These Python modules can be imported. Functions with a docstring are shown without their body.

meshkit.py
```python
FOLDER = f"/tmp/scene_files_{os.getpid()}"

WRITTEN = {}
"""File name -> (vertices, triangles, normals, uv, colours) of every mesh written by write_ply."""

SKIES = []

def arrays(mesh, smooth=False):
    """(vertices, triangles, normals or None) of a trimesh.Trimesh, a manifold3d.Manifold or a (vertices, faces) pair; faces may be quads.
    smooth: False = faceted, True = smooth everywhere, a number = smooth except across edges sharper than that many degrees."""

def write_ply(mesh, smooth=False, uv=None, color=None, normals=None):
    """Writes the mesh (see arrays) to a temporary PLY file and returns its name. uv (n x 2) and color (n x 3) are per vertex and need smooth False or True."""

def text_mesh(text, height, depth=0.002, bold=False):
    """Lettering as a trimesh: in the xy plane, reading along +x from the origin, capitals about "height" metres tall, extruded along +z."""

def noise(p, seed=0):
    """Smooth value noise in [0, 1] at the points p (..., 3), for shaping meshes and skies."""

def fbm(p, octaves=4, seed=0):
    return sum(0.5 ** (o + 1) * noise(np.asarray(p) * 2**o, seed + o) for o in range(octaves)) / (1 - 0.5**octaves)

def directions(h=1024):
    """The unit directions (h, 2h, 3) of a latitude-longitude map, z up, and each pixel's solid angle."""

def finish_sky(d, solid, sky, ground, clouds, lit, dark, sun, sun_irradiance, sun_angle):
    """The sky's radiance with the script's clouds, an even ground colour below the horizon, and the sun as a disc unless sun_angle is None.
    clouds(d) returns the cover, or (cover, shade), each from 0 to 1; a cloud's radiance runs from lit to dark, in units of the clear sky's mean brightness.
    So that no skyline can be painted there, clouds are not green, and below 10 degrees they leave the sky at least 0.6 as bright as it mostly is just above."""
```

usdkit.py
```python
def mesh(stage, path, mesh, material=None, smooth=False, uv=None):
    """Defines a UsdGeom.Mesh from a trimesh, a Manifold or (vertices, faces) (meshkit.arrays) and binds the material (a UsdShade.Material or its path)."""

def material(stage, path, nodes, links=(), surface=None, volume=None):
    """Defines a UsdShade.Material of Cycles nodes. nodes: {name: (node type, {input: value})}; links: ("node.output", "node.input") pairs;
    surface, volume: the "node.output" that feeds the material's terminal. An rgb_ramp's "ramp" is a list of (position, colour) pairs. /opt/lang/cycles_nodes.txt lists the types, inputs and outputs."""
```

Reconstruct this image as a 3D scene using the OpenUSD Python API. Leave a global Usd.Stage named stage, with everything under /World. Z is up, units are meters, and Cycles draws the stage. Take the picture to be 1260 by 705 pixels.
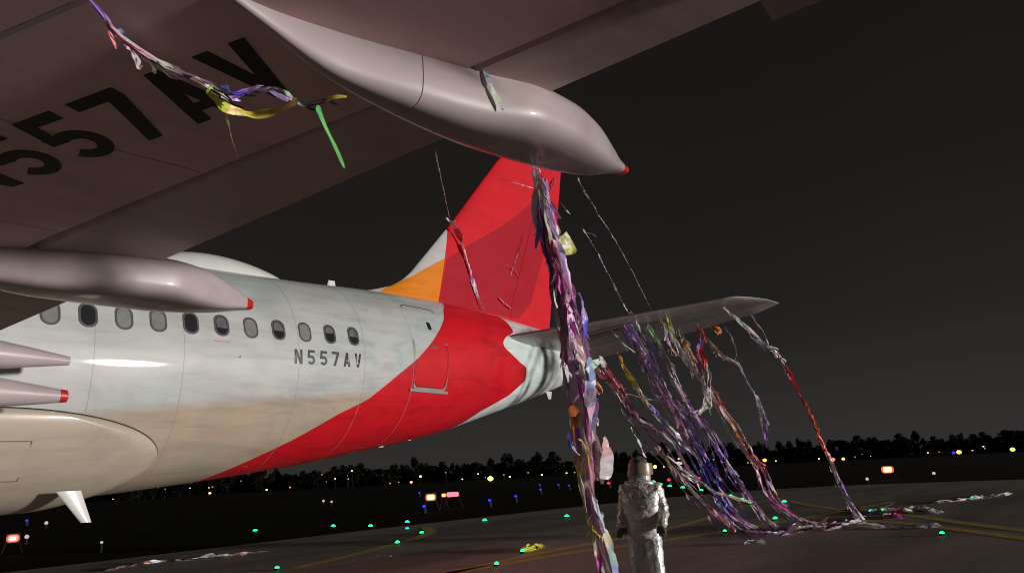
import math, random
import numpy as np, trimesh, shapely
from shapely.geometry import Polygon, LineString, Point
from shapely import affinity
import manifold3d as m3
import usdkit, meshkit
from pxr import Usd, UsdGeom, UsdLux, UsdShade, Sdf, Gf, Vt

stage = Usd.Stage.CreateInMemory()
UsdGeom.SetStageUpAxis(stage, "Z"); UsdGeom.SetStageMetersPerUnit(stage, 1.0)
UsdGeom.Xform.Define(stage, "/World"); stage.DefinePrim("/World/Looks", "Scope")

# ---------------------------------------------------------------- camera (x runs aft along the aircraft, y to its right, z up; metres)
C = np.array([17.26316, -13.83653, 1.77131])
YAW, PITCH, ROLL, FPX = 0.705388, 0.23548, -0.0557456, 944.8
F = np.array([math.cos(PITCH) * math.cos(YAW), math.cos(PITCH) * math.sin(YAW), math.sin(PITCH)])
_r = np.cross(F, [0, 0, 1]); _r /= np.linalg.norm(_r); _u = np.cross(_r, F)
R = _r * math.cos(ROLL) + _u * math.sin(ROLL); U = -_r * math.sin(ROLL) + _u * math.cos(ROLL)
cam = UsdGeom.Camera.Define(stage, "/World/camera")
M4 = Gf.Matrix4d(*R, 0, *U, 0, *(-F), 0, *C, 1)
cam.AddTransformOp().Set(M4)
cam.CreateHorizontalApertureAttr(36.0); cam.CreateVerticalApertureAttr(36.0 * 572 / 1024)
cam.CreateFocalLengthAttr(36.0 * FPX / 1260); cam.CreateClippingRangeAttr(Gf.Vec2f(0.05, 6000))
cam.CreateExposureAttr(0.0)

# ---------------------------------------------------------------- night sky and the apron floodlighting from behind the camera
SUN = np.array([0.38, -0.925, 0.048]); SUN /= np.linalg.norm(SUN)
EL, ROT = math.asin(SUN[2]), math.atan2(SUN[0], SUN[1])
usdkit.material(stage, "/World/Looks/sky_look", {
    "sky": ("sky_texture", {"sky_type": "single_scattering", "sun_disc": False, "sun_elevation": EL, "sun_rotation": ROT, "dust_density": 1.0} if False else
            {"sky_type": "single_scattering", "sun_disc": False, "sun_elevation": EL, "sun_rotation": ROT}),
    "dim": ("mix", {"mix_type": "multiply", "fac": 1.0, "color2": (0.0022, 0.0016, 0.0012)}),
    "tc": ("texture_coordinate", {}),
    "n": ("noise_texture", {"scale": 1.6, "detail": 4.0, "roughness": 0.5}),
    "sep": ("separate_xyz", {}),
    "hz": ("map_range", {"from_min": 0.0, "from_max": 0.55, "to_min": 1.0, "to_max": 0.0, "clamp": True}),
    "cl": ("rgb_ramp", {"ramp": [(0.0, (0.100, 0.082, 0.072)), (0.4, (0.112, 0.096, 0.087)), (0.7, (0.165, 0.148, 0.138)), (1.0, (0.305, 0.288, 0.28))]}),
    "tone": ("rgb_ramp", {"ramp": [(0.3, (0.9, 0.9, 0.9)), (0.7, (1.1, 1.1, 1.1))]}),
    "cl2": ("mix", {"mix_type": "multiply", "fac": 1.0}),
    "add": ("mix", {"mix_type": "add", "fac": 1.0}),
    "bg": ("background_shader", {"strength": 0.1})},
    [("sky.color", "dim.color1"), ("tc.generated", "n.vector"), ("tc.generated", "sep.vector"), ("sep.z", "hz.value"),
     ("hz.result", "cl.fac"), ("n.fac", "tone.fac"), ("cl.color", "cl2.color1"), ("tone.color", "cl2.color2"),
     ("dim.color", "add.color1"), ("cl2.color", "add.color2"), ("add.color", "bg.color")], surface="bg.background")
dome = UsdLux.DomeLight.Define(stage, "/World/sky")
UsdShade.MaterialBindingAPI.Apply(dome.GetPrim()).Bind(UsdShade.Material.Get(stage, "/World/Looks/sky_look"))
dome.GetPrim().SetCustomDataByKey("kind", "structure")
sun = UsdLux.DistantLight.Define(stage, "/World/key_light")
sun.CreateIntensityAttr(0.68); sun.CreateAngleAttr(4.0); sun.CreateNormalizeAttr(True); sun.CreateColorAttr(Gf.Vec3f(1.0, 0.955, 0.9))
_z = SUN; _x = np.cross([0, 0, 1], _z); _x /= np.linalg.norm(_x); _y = np.cross(_z, _x)
sun.AddTransformOp().Set(Gf.Matrix4d(*_x, 0, *_y, 0, *_z, 0, 20, -60, 20, 1))

# ---------------------------------------------------------------- helpers
rng = np.random.default_rng(7); random.seed(7)
used = {}
def numbered(parent, name):
    k = used.get((parent, name), 0); used[(parent, name)] = k + 1
    return name if k == 0 else f"{name}_{k:03d}"
def path_of(p): return str(p.GetPath()) if p is not None else "/World"
def keys(prim, **kw):
    for k, v in kw.items():
        if v: prim.SetCustomDataByKey(k, v)
    return prim
def obj(name, mesh, mat, parent=None, smooth=35, tint=None, primvars=None, **kw):
    pp = path_of(parent); path = f"{pp}/{numbered(pp, name)}"
    if (tint is not None or primvars) and smooth not in (True, False): smooth = True
    g = usdkit.mesh(stage, path, mesh, MAT[mat] if isinstance(mat, str) else mat, smooth)
    api = UsdGeom.PrimvarsAPI(g)
    if tint is not None:
        api.CreatePrimvar("tint", Sdf.ValueTypeNames.Color3fArray, "vertex").Set(Vt.Vec3fArray.FromNumpy(np.asarray(tint, np.float32)))
    for k, v in (primvars or {}).items():
        api.CreatePrimvar(k, Sdf.ValueTypeNames.FloatArray, "vertex").Set(Vt.FloatArray.FromNumpy(np.asarray(v, np.float32)))
    return keys(g.GetPrim(), **kw)
def thing(name, label, category, group=None, loc=(0, 0, 0), rotz=0.0, scale=1.0):
    path = f"/World/{numbered('/World', name)}"
    x = UsdGeom.Xform.Define(stage, path); x.AddTranslateOp().Set(Gf.Vec3d(*map(float, loc)))
    if rotz: x.AddRotateZOp().Set(float(rotz))
    if scale != 1.0: x.AddScaleOp().Set(Gf.Vec3f(scale, scale, scale))
    return keys(x.GetPrim(), label=label, category=category, group=group)
def copy_of(root, name, label, category, group, loc, rotz=0.0, scale=1.0):
    r = thing(name, label, category, group, loc, rotz, scale)
    r.GetReferences().AddInternalReference(root.GetPath()); r.SetInstanceable(True)
    return r
def cat(ms): return trimesh.util.concatenate([m for m in ms])
def box(lo, hi):
    lo, hi = np.array(lo, float), np.array(hi, float)
    b = trimesh.creation.box(hi - lo); b.apply_translation((lo + hi) / 2); return b
def ray(px): return F + R * (px[0] - 630) / FPX - U * (px[1] - 352.5) / FPX
def on_plane(px, n, d):                     # point of the plane n.p = d seen at that place of the photograph
    v = ray(px); n = np.array(n, float); return C + (d - n @ C) / (n @ v) * v
def ground(px, z=0.0): return on_plane(px, (0, 0, 1), z)
def at_depth(px, t): return C + ray(px) * t
def depth(p): return float((np.asarray(p) - C) @ F)
def grid_mesh(P, close_v=False, caps=False):
    """P: (n, m, 3) grid of points -> trimesh; close_v joins the last column to the first."""
    n, m = P.shape[:2]; idx = np.arange(n * m).reshape(n, m); f = []
    a = idx[:-1, :-1] if not close_v else idx[:-1]; b = idx[1:, :-1] if not close_v else idx[1:]
    c = idx[1:, 1:] if not close_v else np.roll(idx, -1, 1)[1:]; d = idx[:-1, 1:] if not close_v else np.roll(idx, -1, 1)[:-1]
    q = np.stack([a.ravel(), b.ravel(), c.ravel(), d.ravel()], 1)
    f = np.vstack([q[:, [0, 1, 2]], q[:, [0, 2, 3]]]); v = P.reshape(-1, 3)
    if caps:
        for row, flip in ((idx[0], False), (idx[-1], True)):
            v = np.vstack([v, P.reshape(n, m, 3)[0 if not flip else -1].mean(0)]); k = len(v) - 1; r2 = np.roll(row, -1)
            t = np.stack([row, r2, np.full(m, k)], 1) if not flip else np.stack([r2, row, np.full(m, k)], 1)
            f = np.vstack([f, t])
    t = trimesh.Trimesh(v, f, process=False)
    return t
def outward(t):
    if t.is_volume is False and t.volume < 0 or t.volume < 0: t.invert()
    return t
def catmull(pts, n):
    p = np.asarray(pts, float); p = np.vstack([2 * p[0] - p[1], p, 2 * p[-1] - p[-2]]); k = len(p) - 3
    s = np.linspace(0, k, n); i = np.minimum(s.astype(int), k - 1); t = (s - i)[:, None]
    a, b, c, d = p[i], p[i + 1], p[i + 2], p[i + 3]
    return 0.5 * (2 * b + (c - a) * t + (2 * a - 5 * b + 4 * c - d) * t ** 2 + (3 * b - a - 3 * c + d) * t ** 3)
def tube(pts, r, k=6):
    pts = np.asarray(pts, float); r = np.broadcast_to(r, len(pts)); T = np.gradient(pts, axis=0); T /= np.linalg.norm(T, axis=1, keepdims=True)
    n = np.cross(T, [0.31, 0.17, 0.93]); n /= np.linalg.norm(n, axis=1, keepdims=True); b = np.cross(T, n)
    th = np.linspace(0, 2 * math.pi, k, endpoint=False)
    P = pts[:, None] + r[:, None, None] * (n[:, None] * np.cos(th)[None, :, None] + b[:, None] * np.sin(th)[None, :, None])
    return outward(grid_mesh(P, True, True))

# ---------------------------------------------------------------- materials
MAT = {}
def mat(name, nodes, links=(), surface="p.BSDF"):
    MAT[name] = usdkit.material(stage, f"/World/Looks/{name}", nodes, links, surface=surface)
def plain(name, color, rough=0.5, metal=0.0, noise=0.12, scale=6.0, bump=0.0, coat=0.0, spec=0.5):
    c = np.array(color, float)
    nodes = {"g": ("geometry", {}), "n": ("noise_texture", {"scale": scale, "detail": 5.0, "roughness": 0.6}),
             "r": ("rgb_ramp", {"ramp": [(0.3, tuple(c * (1 - noise))), (0.7, tuple(np.minimum(c * (1 + noise), 0.95)))]}),
             "p": ("principled_bsdf", {"roughness": rough, "metallic": metal, "coat_weight": coat, "coat_roughness": 0.06, "specular_ior_level": spec})}
    links = [("g.position", "n.vector"), ("n.fac", "r.fac"), ("r.color", "p.base_color")]
    if bump:
        nodes["b"] = ("bump", {"strength": 0.6, "distance": bump}); links += [("n.fac", "b.height"), ("b.normal", "p.normal")]
    mat(name, nodes, links)
def glow(name, color, strength):
    mat(name, {"e": ("emission", {"color": color, "strength": strength})}, (), surface="e.emission")

def painted(name, layers, base, rough=0.28, coat=0.45, streak=False, grime=0.14, spec=0.5):
    """Glossy aircraft paint. layers: [(signed distance primvar, colour)] painted one over the other where the primvar is > 0, then grime."""
    nodes = {"g": ("geometry", {}), "p": ("principled_bsdf", {"roughness": rough, "coat_weight": coat, "coat_roughness": 0.045, "specular_ior_level": spec}),
             "n1": ("noise_texture", {"scale": 0.55, "detail": 6.0, "roughness": 0.6, "distortion": 1.2}),
             "mp": ("mapping", {"scale": (0.25, 2.2, 2.2)}), "n2": ("noise_texture", {"scale": 2.4, "detail": 6.0, "roughness": 0.65}),
             "r1": ("rgb_ramp", {"ramp": [(0.28, (1 - grime, 1 - grime * 1.03, 1 - grime * 1.05)), (0.5, (1, 1, 1)), (0.75, (1 - grime * .45, 1 - grime * .5, 1 - grime * .55))]}),
             "r2": ("rgb_ramp", {"ramp": [(0.3, (0.88, 0.86, 0.84)), (0.55, (1, 1, 1))]}),
             "m1": ("mix", {"mix_type": "multiply", "fac": 1.0}), "m2": ("mix", {"mix_type": "multiply", "fac": 1.0}),
             "rr": ("map_range", {"from_min": 0.3, "from_max": 0.7, "to_min": rough - 0.08, "to_max": rough + 0.12})}
    links = [("g.position", "n1.vector"), ("g.position", "mp.vector"), ("mp.vector", "n2.vector"), ("n1.fac", "r1.fac"), ("n2.fac", "r2.fac"), ("n1.fac", "rr.value"), ("rr.result", "p.roughness")]
    last = None
    for i, (pv, col) in enumerate(layers):
        nodes[f"a{i}"] = ("attribute", {"attribute": pv}); nodes[f"s{i}"] = ("map_range", {"from_min": -0.004, "from_max": 0.004, "to_min": 0.0, "to_max": 1.0, "clamp": True})
        nodes[f"x{i}"] = ("mix", {"mix_type": "mix", "color1": base, "color2": col})
        links += [(f"a{i}.fac", f"s{i}.value"), (f"s{i}.result", f"x{i}.fac")]
        if last: links.append((f"{last}.color", f"x{i}.color1"))
        last = f"x{i}"
    if last: links.append((f"{last}.color", "m1.color1"))
    else: nodes["m1"][1]["color1"] = base
    links += [("r1.color", "m1.color2"), ("m1.color", "m2.color1"), ("r2.color", "m2.color2")]
    if streak:      # painted reflections: bluish and mauve streaks over the rear body, teal toward the tail
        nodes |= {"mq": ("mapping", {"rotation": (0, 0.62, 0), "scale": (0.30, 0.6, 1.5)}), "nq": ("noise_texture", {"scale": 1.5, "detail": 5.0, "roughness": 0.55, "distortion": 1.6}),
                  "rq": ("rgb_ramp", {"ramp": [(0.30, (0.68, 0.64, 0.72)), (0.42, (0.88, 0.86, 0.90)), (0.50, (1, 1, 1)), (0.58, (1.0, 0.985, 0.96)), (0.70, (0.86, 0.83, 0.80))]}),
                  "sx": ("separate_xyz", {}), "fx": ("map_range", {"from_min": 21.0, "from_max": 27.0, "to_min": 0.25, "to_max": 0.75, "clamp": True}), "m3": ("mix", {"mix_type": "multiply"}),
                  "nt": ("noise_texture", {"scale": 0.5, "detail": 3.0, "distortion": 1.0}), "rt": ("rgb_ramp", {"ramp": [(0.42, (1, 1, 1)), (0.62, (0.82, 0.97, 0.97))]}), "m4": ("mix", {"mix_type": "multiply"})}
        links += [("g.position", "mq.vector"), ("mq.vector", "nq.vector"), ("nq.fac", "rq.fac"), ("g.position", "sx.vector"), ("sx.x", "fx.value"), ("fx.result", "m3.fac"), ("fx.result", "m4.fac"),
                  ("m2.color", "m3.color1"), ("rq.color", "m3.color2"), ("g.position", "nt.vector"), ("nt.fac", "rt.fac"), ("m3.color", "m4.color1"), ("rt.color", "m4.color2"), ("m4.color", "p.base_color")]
    else: links.append(("m2.color", "p.base_color"))
    mat(name, nodes, links)

WHITE, RED, DKRED, ORANGE = (0.60, 0.605, 0.60), (0.74, 0.010, 0.022), (0.46, 0.005, 0.022), (0.85, 0.26, 0.012)
painted("fuselage_paint", [("belly", (0.56, 0.46, 0.36)), ("red", RED), ("tailwhite", (0.86, 0.90, 0.89))], WHITE, 0.42, 0.30, streak=True, spec=0.3)  # belly tints in warm low light; tailwhite is lightened to carry the tail glare
painted("fin_paint", [("orange", ORANGE), ("bright", RED), ("dark", DKRED)], WHITE, 0.6, 0.0, spec=0.2)
painted("wing_paint", [], (0.92, 0.62, 0.64), 0.42, 0.1, grime=0.36)
painted("flap_paint", [], (0.68, 0.52, 0.50), 0.45, 0.15, grime=0.35)
painted("fairing_paint", [], (0.54, 0.45, 0.465), 0.34, 0.35, grime=0.2)
painted("belly_paint", [], (0.58, 0.50, 0.40), 0.35, 0.3)
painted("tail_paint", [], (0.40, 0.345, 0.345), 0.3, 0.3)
plain("red_tip", (0.62, 0.02, 0.02), 0.35, coat=0.3)
plain("placard_red", (0.60, 0.30, 0.29), 0.4)
plain("trim_grey", (0.42, 0.42, 0.43), 0.35, 0.2)
plain("white_paint", (0.78, 0.78, 0.76), 0.3, coat=0.4, noise=0.04)
plain("black_paint", (0.008, 0.008, 0.009), 0.45)
plain("joint_grey", (0.36, 0.31, 0.30), 0.5)
plain("seam_dark", (0.20, 0.15, 0.15), 0.6)
plain("groove", (0.05, 0.04, 0.04), 0.8)
plain("bare_metal", (0.55, 0.55, 0.56), 0.3, 0.9)
plain("steel_dark", (0.10, 0.10, 0.10), 0.5, 0.6)
plain("tyre_rubber", (0.02, 0.02, 0.02), 0.8)
plain("window_rim", (0.10, 0.10, 0.105), 0.4)
plain("window_shade", (0.26, 0.265, 0.25), 0.16, noise=0.15, coat=0.5)
plain("window_dark", (0.025, 0.027, 0.03), 0.1, coat=0.8)
plain("window_half", (0.17, 0.17, 0.175), 0.12, noise=0.3, coat=0.6)
mat("streamer", {"a": ("attribute", {"attribute": "tint"}), "g": ("geometry", {}), "n": ("noise_texture", {"scale": 55.0, "detail": 3.0}),
                 "b": ("bump", {"strength": 0.25, "distance": 0.006}), "p": ("principled_bsdf", {"roughness": 0.36, "specular_ior_level": 0.6}),
                 "t": ("translucent_bsdf", {}), "x": ("mix_closure", {"fac": 0.2})},
    [("g.position", "n.vector"), ("n.fac", "b.height"), ("b.normal", "p.normal"), ("a.color", "p.base_color"), ("a.color", "t.color"), ("p.BSDF", "x.closure1"), ("t.BSDF", "x.closure2")], surface="x.closure")
mat("silver_suit", {"a": ("attribute", {"attribute": "tint"}), "g": ("geometry", {}), "n": ("noise_texture", {"scale": 13.0, "detail": 3.0, "distortion": 1.2}), "v": ("voronoi_texture", {"scale": 9.0}),
                    "ad": ("math", {"math_type": "add"}), "b": ("bump", {"strength": 0.55, "distance": 0.03}),
                    "p": ("principled_bsdf", {"metallic": 0.45, "roughness": 0.38, "specular_ior_level": 0.7})},
    [("g.position", "n.vector"), ("g.position", "v.vector"), ("n.fac", "ad.value1"), ("v.distance", "ad.value2"), ("ad.value", "b.height"), ("b.normal", "p.normal"), ("a.color", "p.base_color")])
plain("visor", (0.32, 0.23, 0.18), 0.35, 0.2, coat=0.2)
mat("jacket_cloth", {"a": ("attribute", {"attribute": "tint"}), "g": ("geometry", {}), "n": ("noise_texture", {"scale": 7.0, "detail": 4.0, "distortion": 0.5}), "b": ("bump", {"strength": 0.3, "distance": 0.03}), "p": ("principled_bsdf", {"metallic": 0.15, "roughness": 0.42})},
    [("g.position", "n.vector"), ("n.fac", "b.height"), ("b.normal", "p.normal"), ("a.color", "p.base_color")])
plain("glove_leather", (0.16, 0.145, 0.14), 0.7, bump=0.004, scale=40)
plain("boot_rubber", (0.03, 0.03, 0.03), 0.6)
plain("yellow_line", (0.85, 0.62, 0.18), 0.6, noise=0.25, scale=3.0)
plain("tree_bark", (0.010, 0.009, 0.008), 0.95, spec=0.05)
mat("tree_leaves", {"o": ("object_info", {}), "r": ("rgb_ramp", {"ramp": [(0, (0.006, 0.007, 0.005)), (1, (0.010, 0.010, 0.008))]}), "p": ("principled_bsdf", {"roughness": 0.8, "specular_ior_level": 0.1})},
    [("o.random", "r.fac"), ("r.color", "p.base_color")])
mat("apron_concrete", {"g": ("geometry", {}), "n1": ("noise_texture", {"scale": 0.22, "detail": 7.0, "roughness": 0.62, "distortion": 0.6}), "n2": ("noise_texture", {"scale": 9.0, "detail": 5.0, "roughness": 0.7}),
     "mp": ("mapping", {"scale": (0.1, 0.7, 1.0), "rotation": (0, 0, 0.15)}), "n3": ("noise_texture", {"scale": 0.8, "detail": 5.0}),
     "r1": ("rgb_ramp", {"ramp": [(0.25, (0.34, 0.30, 0.265)), (0.5, (0.45, 0.40, 0.355)), (0.75, (0.50, 0.445, 0.40))]}),
     "r2": ("rgb_ramp", {"ramp": [(0.3, (0.75, 0.75, 0.75)), (0.7, (1.15, 1.15, 1.15))]}), "r3": ("rgb_ramp", {"ramp": [(0.35, (0.62, 0.62, 0.62)), (0.55, (1, 1, 1))]}),
     "m": ("mix", {"mix_type": "multiply", "fac": 1.0}), "m2": ("mix", {"mix_type": "multiply", "fac": 1.0}), "b": ("bump", {"strength": 0.4, "distance": 0.01}),
     "p": ("principled_bsdf", {"roughness": 0.6})},
    [("g.position", "n1.vector"), ("g.position", "n2.vector"), ("g.position", "mp.vector"), ("mp.vector", "n3.vector"), ("n1.fac", "r1.fac"), ("n2.fac", "r2.fac"), ("n3.fac", "r3.fac"),
     ("r1.color", "m.color1"), ("r2.color", "m.color2"), ("m.color", "m2.color1"), ("r3.color", "m2.color2"), ("m2.color", "p.base_color"), ("n2.fac", "b.height"), ("b.normal", "p.normal")])
plain("dark_grass", (0.022, 0.020, 0.012), 0.95, noise=0.5, scale=0.6, spec=0.05)
plain("taxiway_asphalt", (0.045, 0.04, 0.038), 0.8, noise=0.3, scale=0.5)

# ---------------------------------------------------------------- ground
def sheet(poly, z, hmax=None):
    v, f = trimesh.creation.triangulate_polygon(poly, engine="earcut")
    return trimesh.Trimesh(np.column_stack([v, np.full(len(v), z)]), f, process=False)
def flat(t):
    if t.face_normals[:, 2].mean() < 0: t.invert()
    return t
obj("airfield_grass", flat(sheet(Point(20, 0).buffer(2600, 48), -0.004)), "dark_grass", smooth=False, kind="structure")
apron = Polygon([(-70, -90), (58, -90), (63.5, -40), (63.5, -4), (62.5, 2), (59, 5.5), (53, 7.6), (46, 8.6), (36, 9.2), (-70, 9.6)])
obj("apron", flat(sheet(apron, 0.0)), "apron_concrete", smooth=False, kind="structure")
def ribbon_flat(pxs, w, z=0.004, n=60):
    p = catmull([ground(a)[:2] for a in pxs], n); t = np.gradient(p, axis=0); t /= np.linalg.norm(t, axis=1, keepdims=True)
    nn = np.stack([-t[:, 1], t[:, 0]], 1) * w / 2
    P = np.stack([np.column_stack([p + nn, np.full(n, z)]), np.column_stack([p - nn, np.full(n, z)])], 1)
    return flat(grid_mesh(P))
LINE_GROUP = None
for pxs, w in [([(540, 707), (600, 694), (700, 673), (790, 657), (860, 640), (900, 626), (960, 612)], 0.34), ([(500, 714), (600, 697), (700, 680), (800, 667), (880, 655), (960, 642), (1040, 628), (1100, 617)], 0.36),
               ([(1060, 640), (1130, 645), (1200, 654), (1275, 664)], 0.42), ([(1040, 624), (1120, 634), (1200, 645), (1275, 654)], 0.42),
               ([(362, 699), (430, 683), (490, 668), (520, 659), (530, 653), (522, 648)], 0.4), ([(960, 614), (1000, 622), (1060, 630)], 0.36)]:
    obj("taxi_line", ribbon_flat(pxs, w), "yellow_line", smooth=False, kind="structure")

# ---------------------------------------------------------------- the airliner
plane = thing("airliner", "white airliner with red and orange tail, N557AV by its rear windows", "airplane")
KX = [-1.5, -1.2, -0.6, 0.4, 2, 4, 6, 15, 22, 24, 26, 28, 30, 32, 34, 36, 37.0, 37.4]
KB = [3.35, 2.95, 2.6, 2.25, 1.9, 1.68, 1.62, 1.62, 1.72, 1.86, 2.08, 2.37, 2.70, 3.19, 3.72, 4.32, 4.68, 4.86]
KT = [3.45, 3.8, 4.05, 4.45, 5.2, 5.7, 5.81, 5.81, 5.82, 5.84, 5.88, 5.97, 6.0, 5.92, 5.77, 5.6, 5.46, 5.4]
KWX = [-1.5, -1.2, -0.6, 0.4, 2, 4, 6, 23, 25.5, 27.5, 29.5, 31.5, 33.5, 35.5, 37.4]
KW = [0.05, 0.4, 0.75, 1.15, 1.6, 1.9, 1.975, 1.975, 1.93, 1.80, 1.56, 1.25, 0.93, 0.60, 0.28]
from scipy.interpolate import PchipInterpolator
_b, _t, _w = PchipInterpolator(KX, KB), PchipInterpolator(KX, KT), PchipInterpolator(KWX, KW)
def fus(x, th, off=0.0):
    x, th = np.broadcast_arrays(np.asarray(x, float), np.asarray(th, float)); b, t, w = _b(x), _t(x), _w(x); h = (t - b) / 2
    ny, nz = np.cos(th) * h, np.sin(th) * w; l = np.sqrt(ny ** 2 + nz ** 2)
    return np.stack([x, w * np.cos(th) + off * ny / l, (t + b) / 2 + h * np.sin(th) + off * nz / l], -1)
def fus_xz(x, z, off=0.0):                  # port side point of the skin at that station and height
    x = np.asarray(x, float); s = np.clip((np.asarray(z) - (_t(x) + _b(x)) / 2) / ((_t(x) - _b(x)) / 2), -0.999, 0.999)
    return fus(x, math.pi - np.arcsin(s), off)
def hit(px):                                # where the line of sight meets the port side of the fuselage
    v = ray(px); ts = np.linspace(5, 32, 2700); P = C + ts[:, None] * v
    x = np.clip(P[:, 0], -1.4, 37.3); h = (_t(x) - _b(x)) / 2; k = (P[:, 1] / _w(x)) ** 2 + ((P[:, 2] - (_t(x) + _b(x)) / 2) / h) ** 2
    i = np.argmin(np.where(k < 1, ts, 99)) if (k < 1).any() else np.argmin(k)
    return P[i]
NX, NT = 420, 160
xs = np.concatenate([np.linspace(-1.5, 20, 60), np.linspace(20.1, 37.4, NX - 60)]); ths = np.linspace(0, 2 * math.pi, NT, endpoint=False)
FP = fus(xs[:, None], ths[None, :] * np.ones((NX, 1)))
fm = outward(grid_mesh(FP, True, True))
def sd(poly, xz):                           # signed distance to the outline, positive inside
    pts = shapely.points(xz[:, 0], xz[:, 1]); d = shapely.distance(poly.exterior, pts); return np.where(shapely.contains(poly, pts), d, -d)
edge1 = [hit(a)[[0, 2]] for a in [(300, 569), (357, 542.6), (415, 510), (453, 491), (491, 460), (514, 441), (532, 420)]]
redpoly = Polygon([(23.2, 0.5), (23.6, 1.6)] + [tuple(e) for e in edge1] + [tuple(hit((541, 405))[[0, 2]]), tuple(hit((546, 392))[[0, 2]]), tuple(hit((545, 382))[[0, 2]] + [0.0, 0.0]), (30.75, 6.3), (40, 6.5), (40, 0.5)])
tw = [hit(a)[[0, 2]] for a in [(568, 520.5), (591, 506), (625, 487), (646, 468), (648, 452)]]
tw2 = [hit(a)[[0, 2]] for a in [(640, 446), (627, 433), (617, 424), (622, 415), (632, 409)]]
twpoly = Polygon([(tw[0][0] - 0.9, 2.4)] + [tuple(e) for e in tw] + [tuple(e) for e in tw2] + [(tw2[-1][0] + 0.1, 6.3), (38, 6.3), (40, 2)])
twpoly = twpoly.buffer(-.12).buffer(.24).buffer(-.12)
xz = fm.vertices[:, [0, 2]]
bellyz = 2.95 + 0.10 * (xz[:, 0] - 22) - xz[:, 1] + 0.10 * (meshkit.fbm(fm.vertices * 0.8, 4, 3) - 0.5)  # warm light on the lower body, painted into its colour below a wavy edge
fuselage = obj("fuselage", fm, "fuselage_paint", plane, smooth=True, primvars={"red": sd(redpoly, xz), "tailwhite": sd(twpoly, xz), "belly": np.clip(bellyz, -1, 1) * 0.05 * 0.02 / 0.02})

def patch(poly2d, off0, off1, fx, fine=False):
    """Extrude a small outline given in (x, z) onto the fuselage skin, from off0 to off1 above it."""
    m = trimesh.creation.extrude_polygon(poly2d.segmentize(0.06), 1.0, engine="earcut")
    if fine: m = m.subdivide().subdivide().subdivide()
    v = m.vertices; P = fx(v[:, 0], v[:, 1], 0.0); Q = fx(v[:, 0], v[:, 1], 1.0)
    n = Q - P; out = P + n * (off0 + v[:, 2:3] * (off1 - off0))
    t = trimesh.Trimesh(out, m.faces, process=False)
    return outward(t)
def round_rect(cx, cz, w, h, r): return shapely.box(cx - w / 2 + r, cz - h / 2 + r, cx + w / 2 - r, cz + h / 2 - r).buffer(r, 6)
def w_prim(p): return fuselage
wins = [(61, 385), (108, 387.2), (153.2, 390.6), (194.9, 394), (234.9, 397.2), (272.3, 400.3), (308.1, 403.1), (342.1, 406.2), (375.4, 408.9), (405.7, 411.2), (434.4, 413.5)]
wp = np.array([hit(a) for a in wins]); kx = np.polyfit(np.arange(len(wp)), wp[:, 0], 2); kz = np.polyfit(wp[:, 0], wp[:, 2], 1)
shade = ["shade", "dark", "shade", "shade", "dark", "half", "shade", "half", "shade", "half", "half"]
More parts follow.
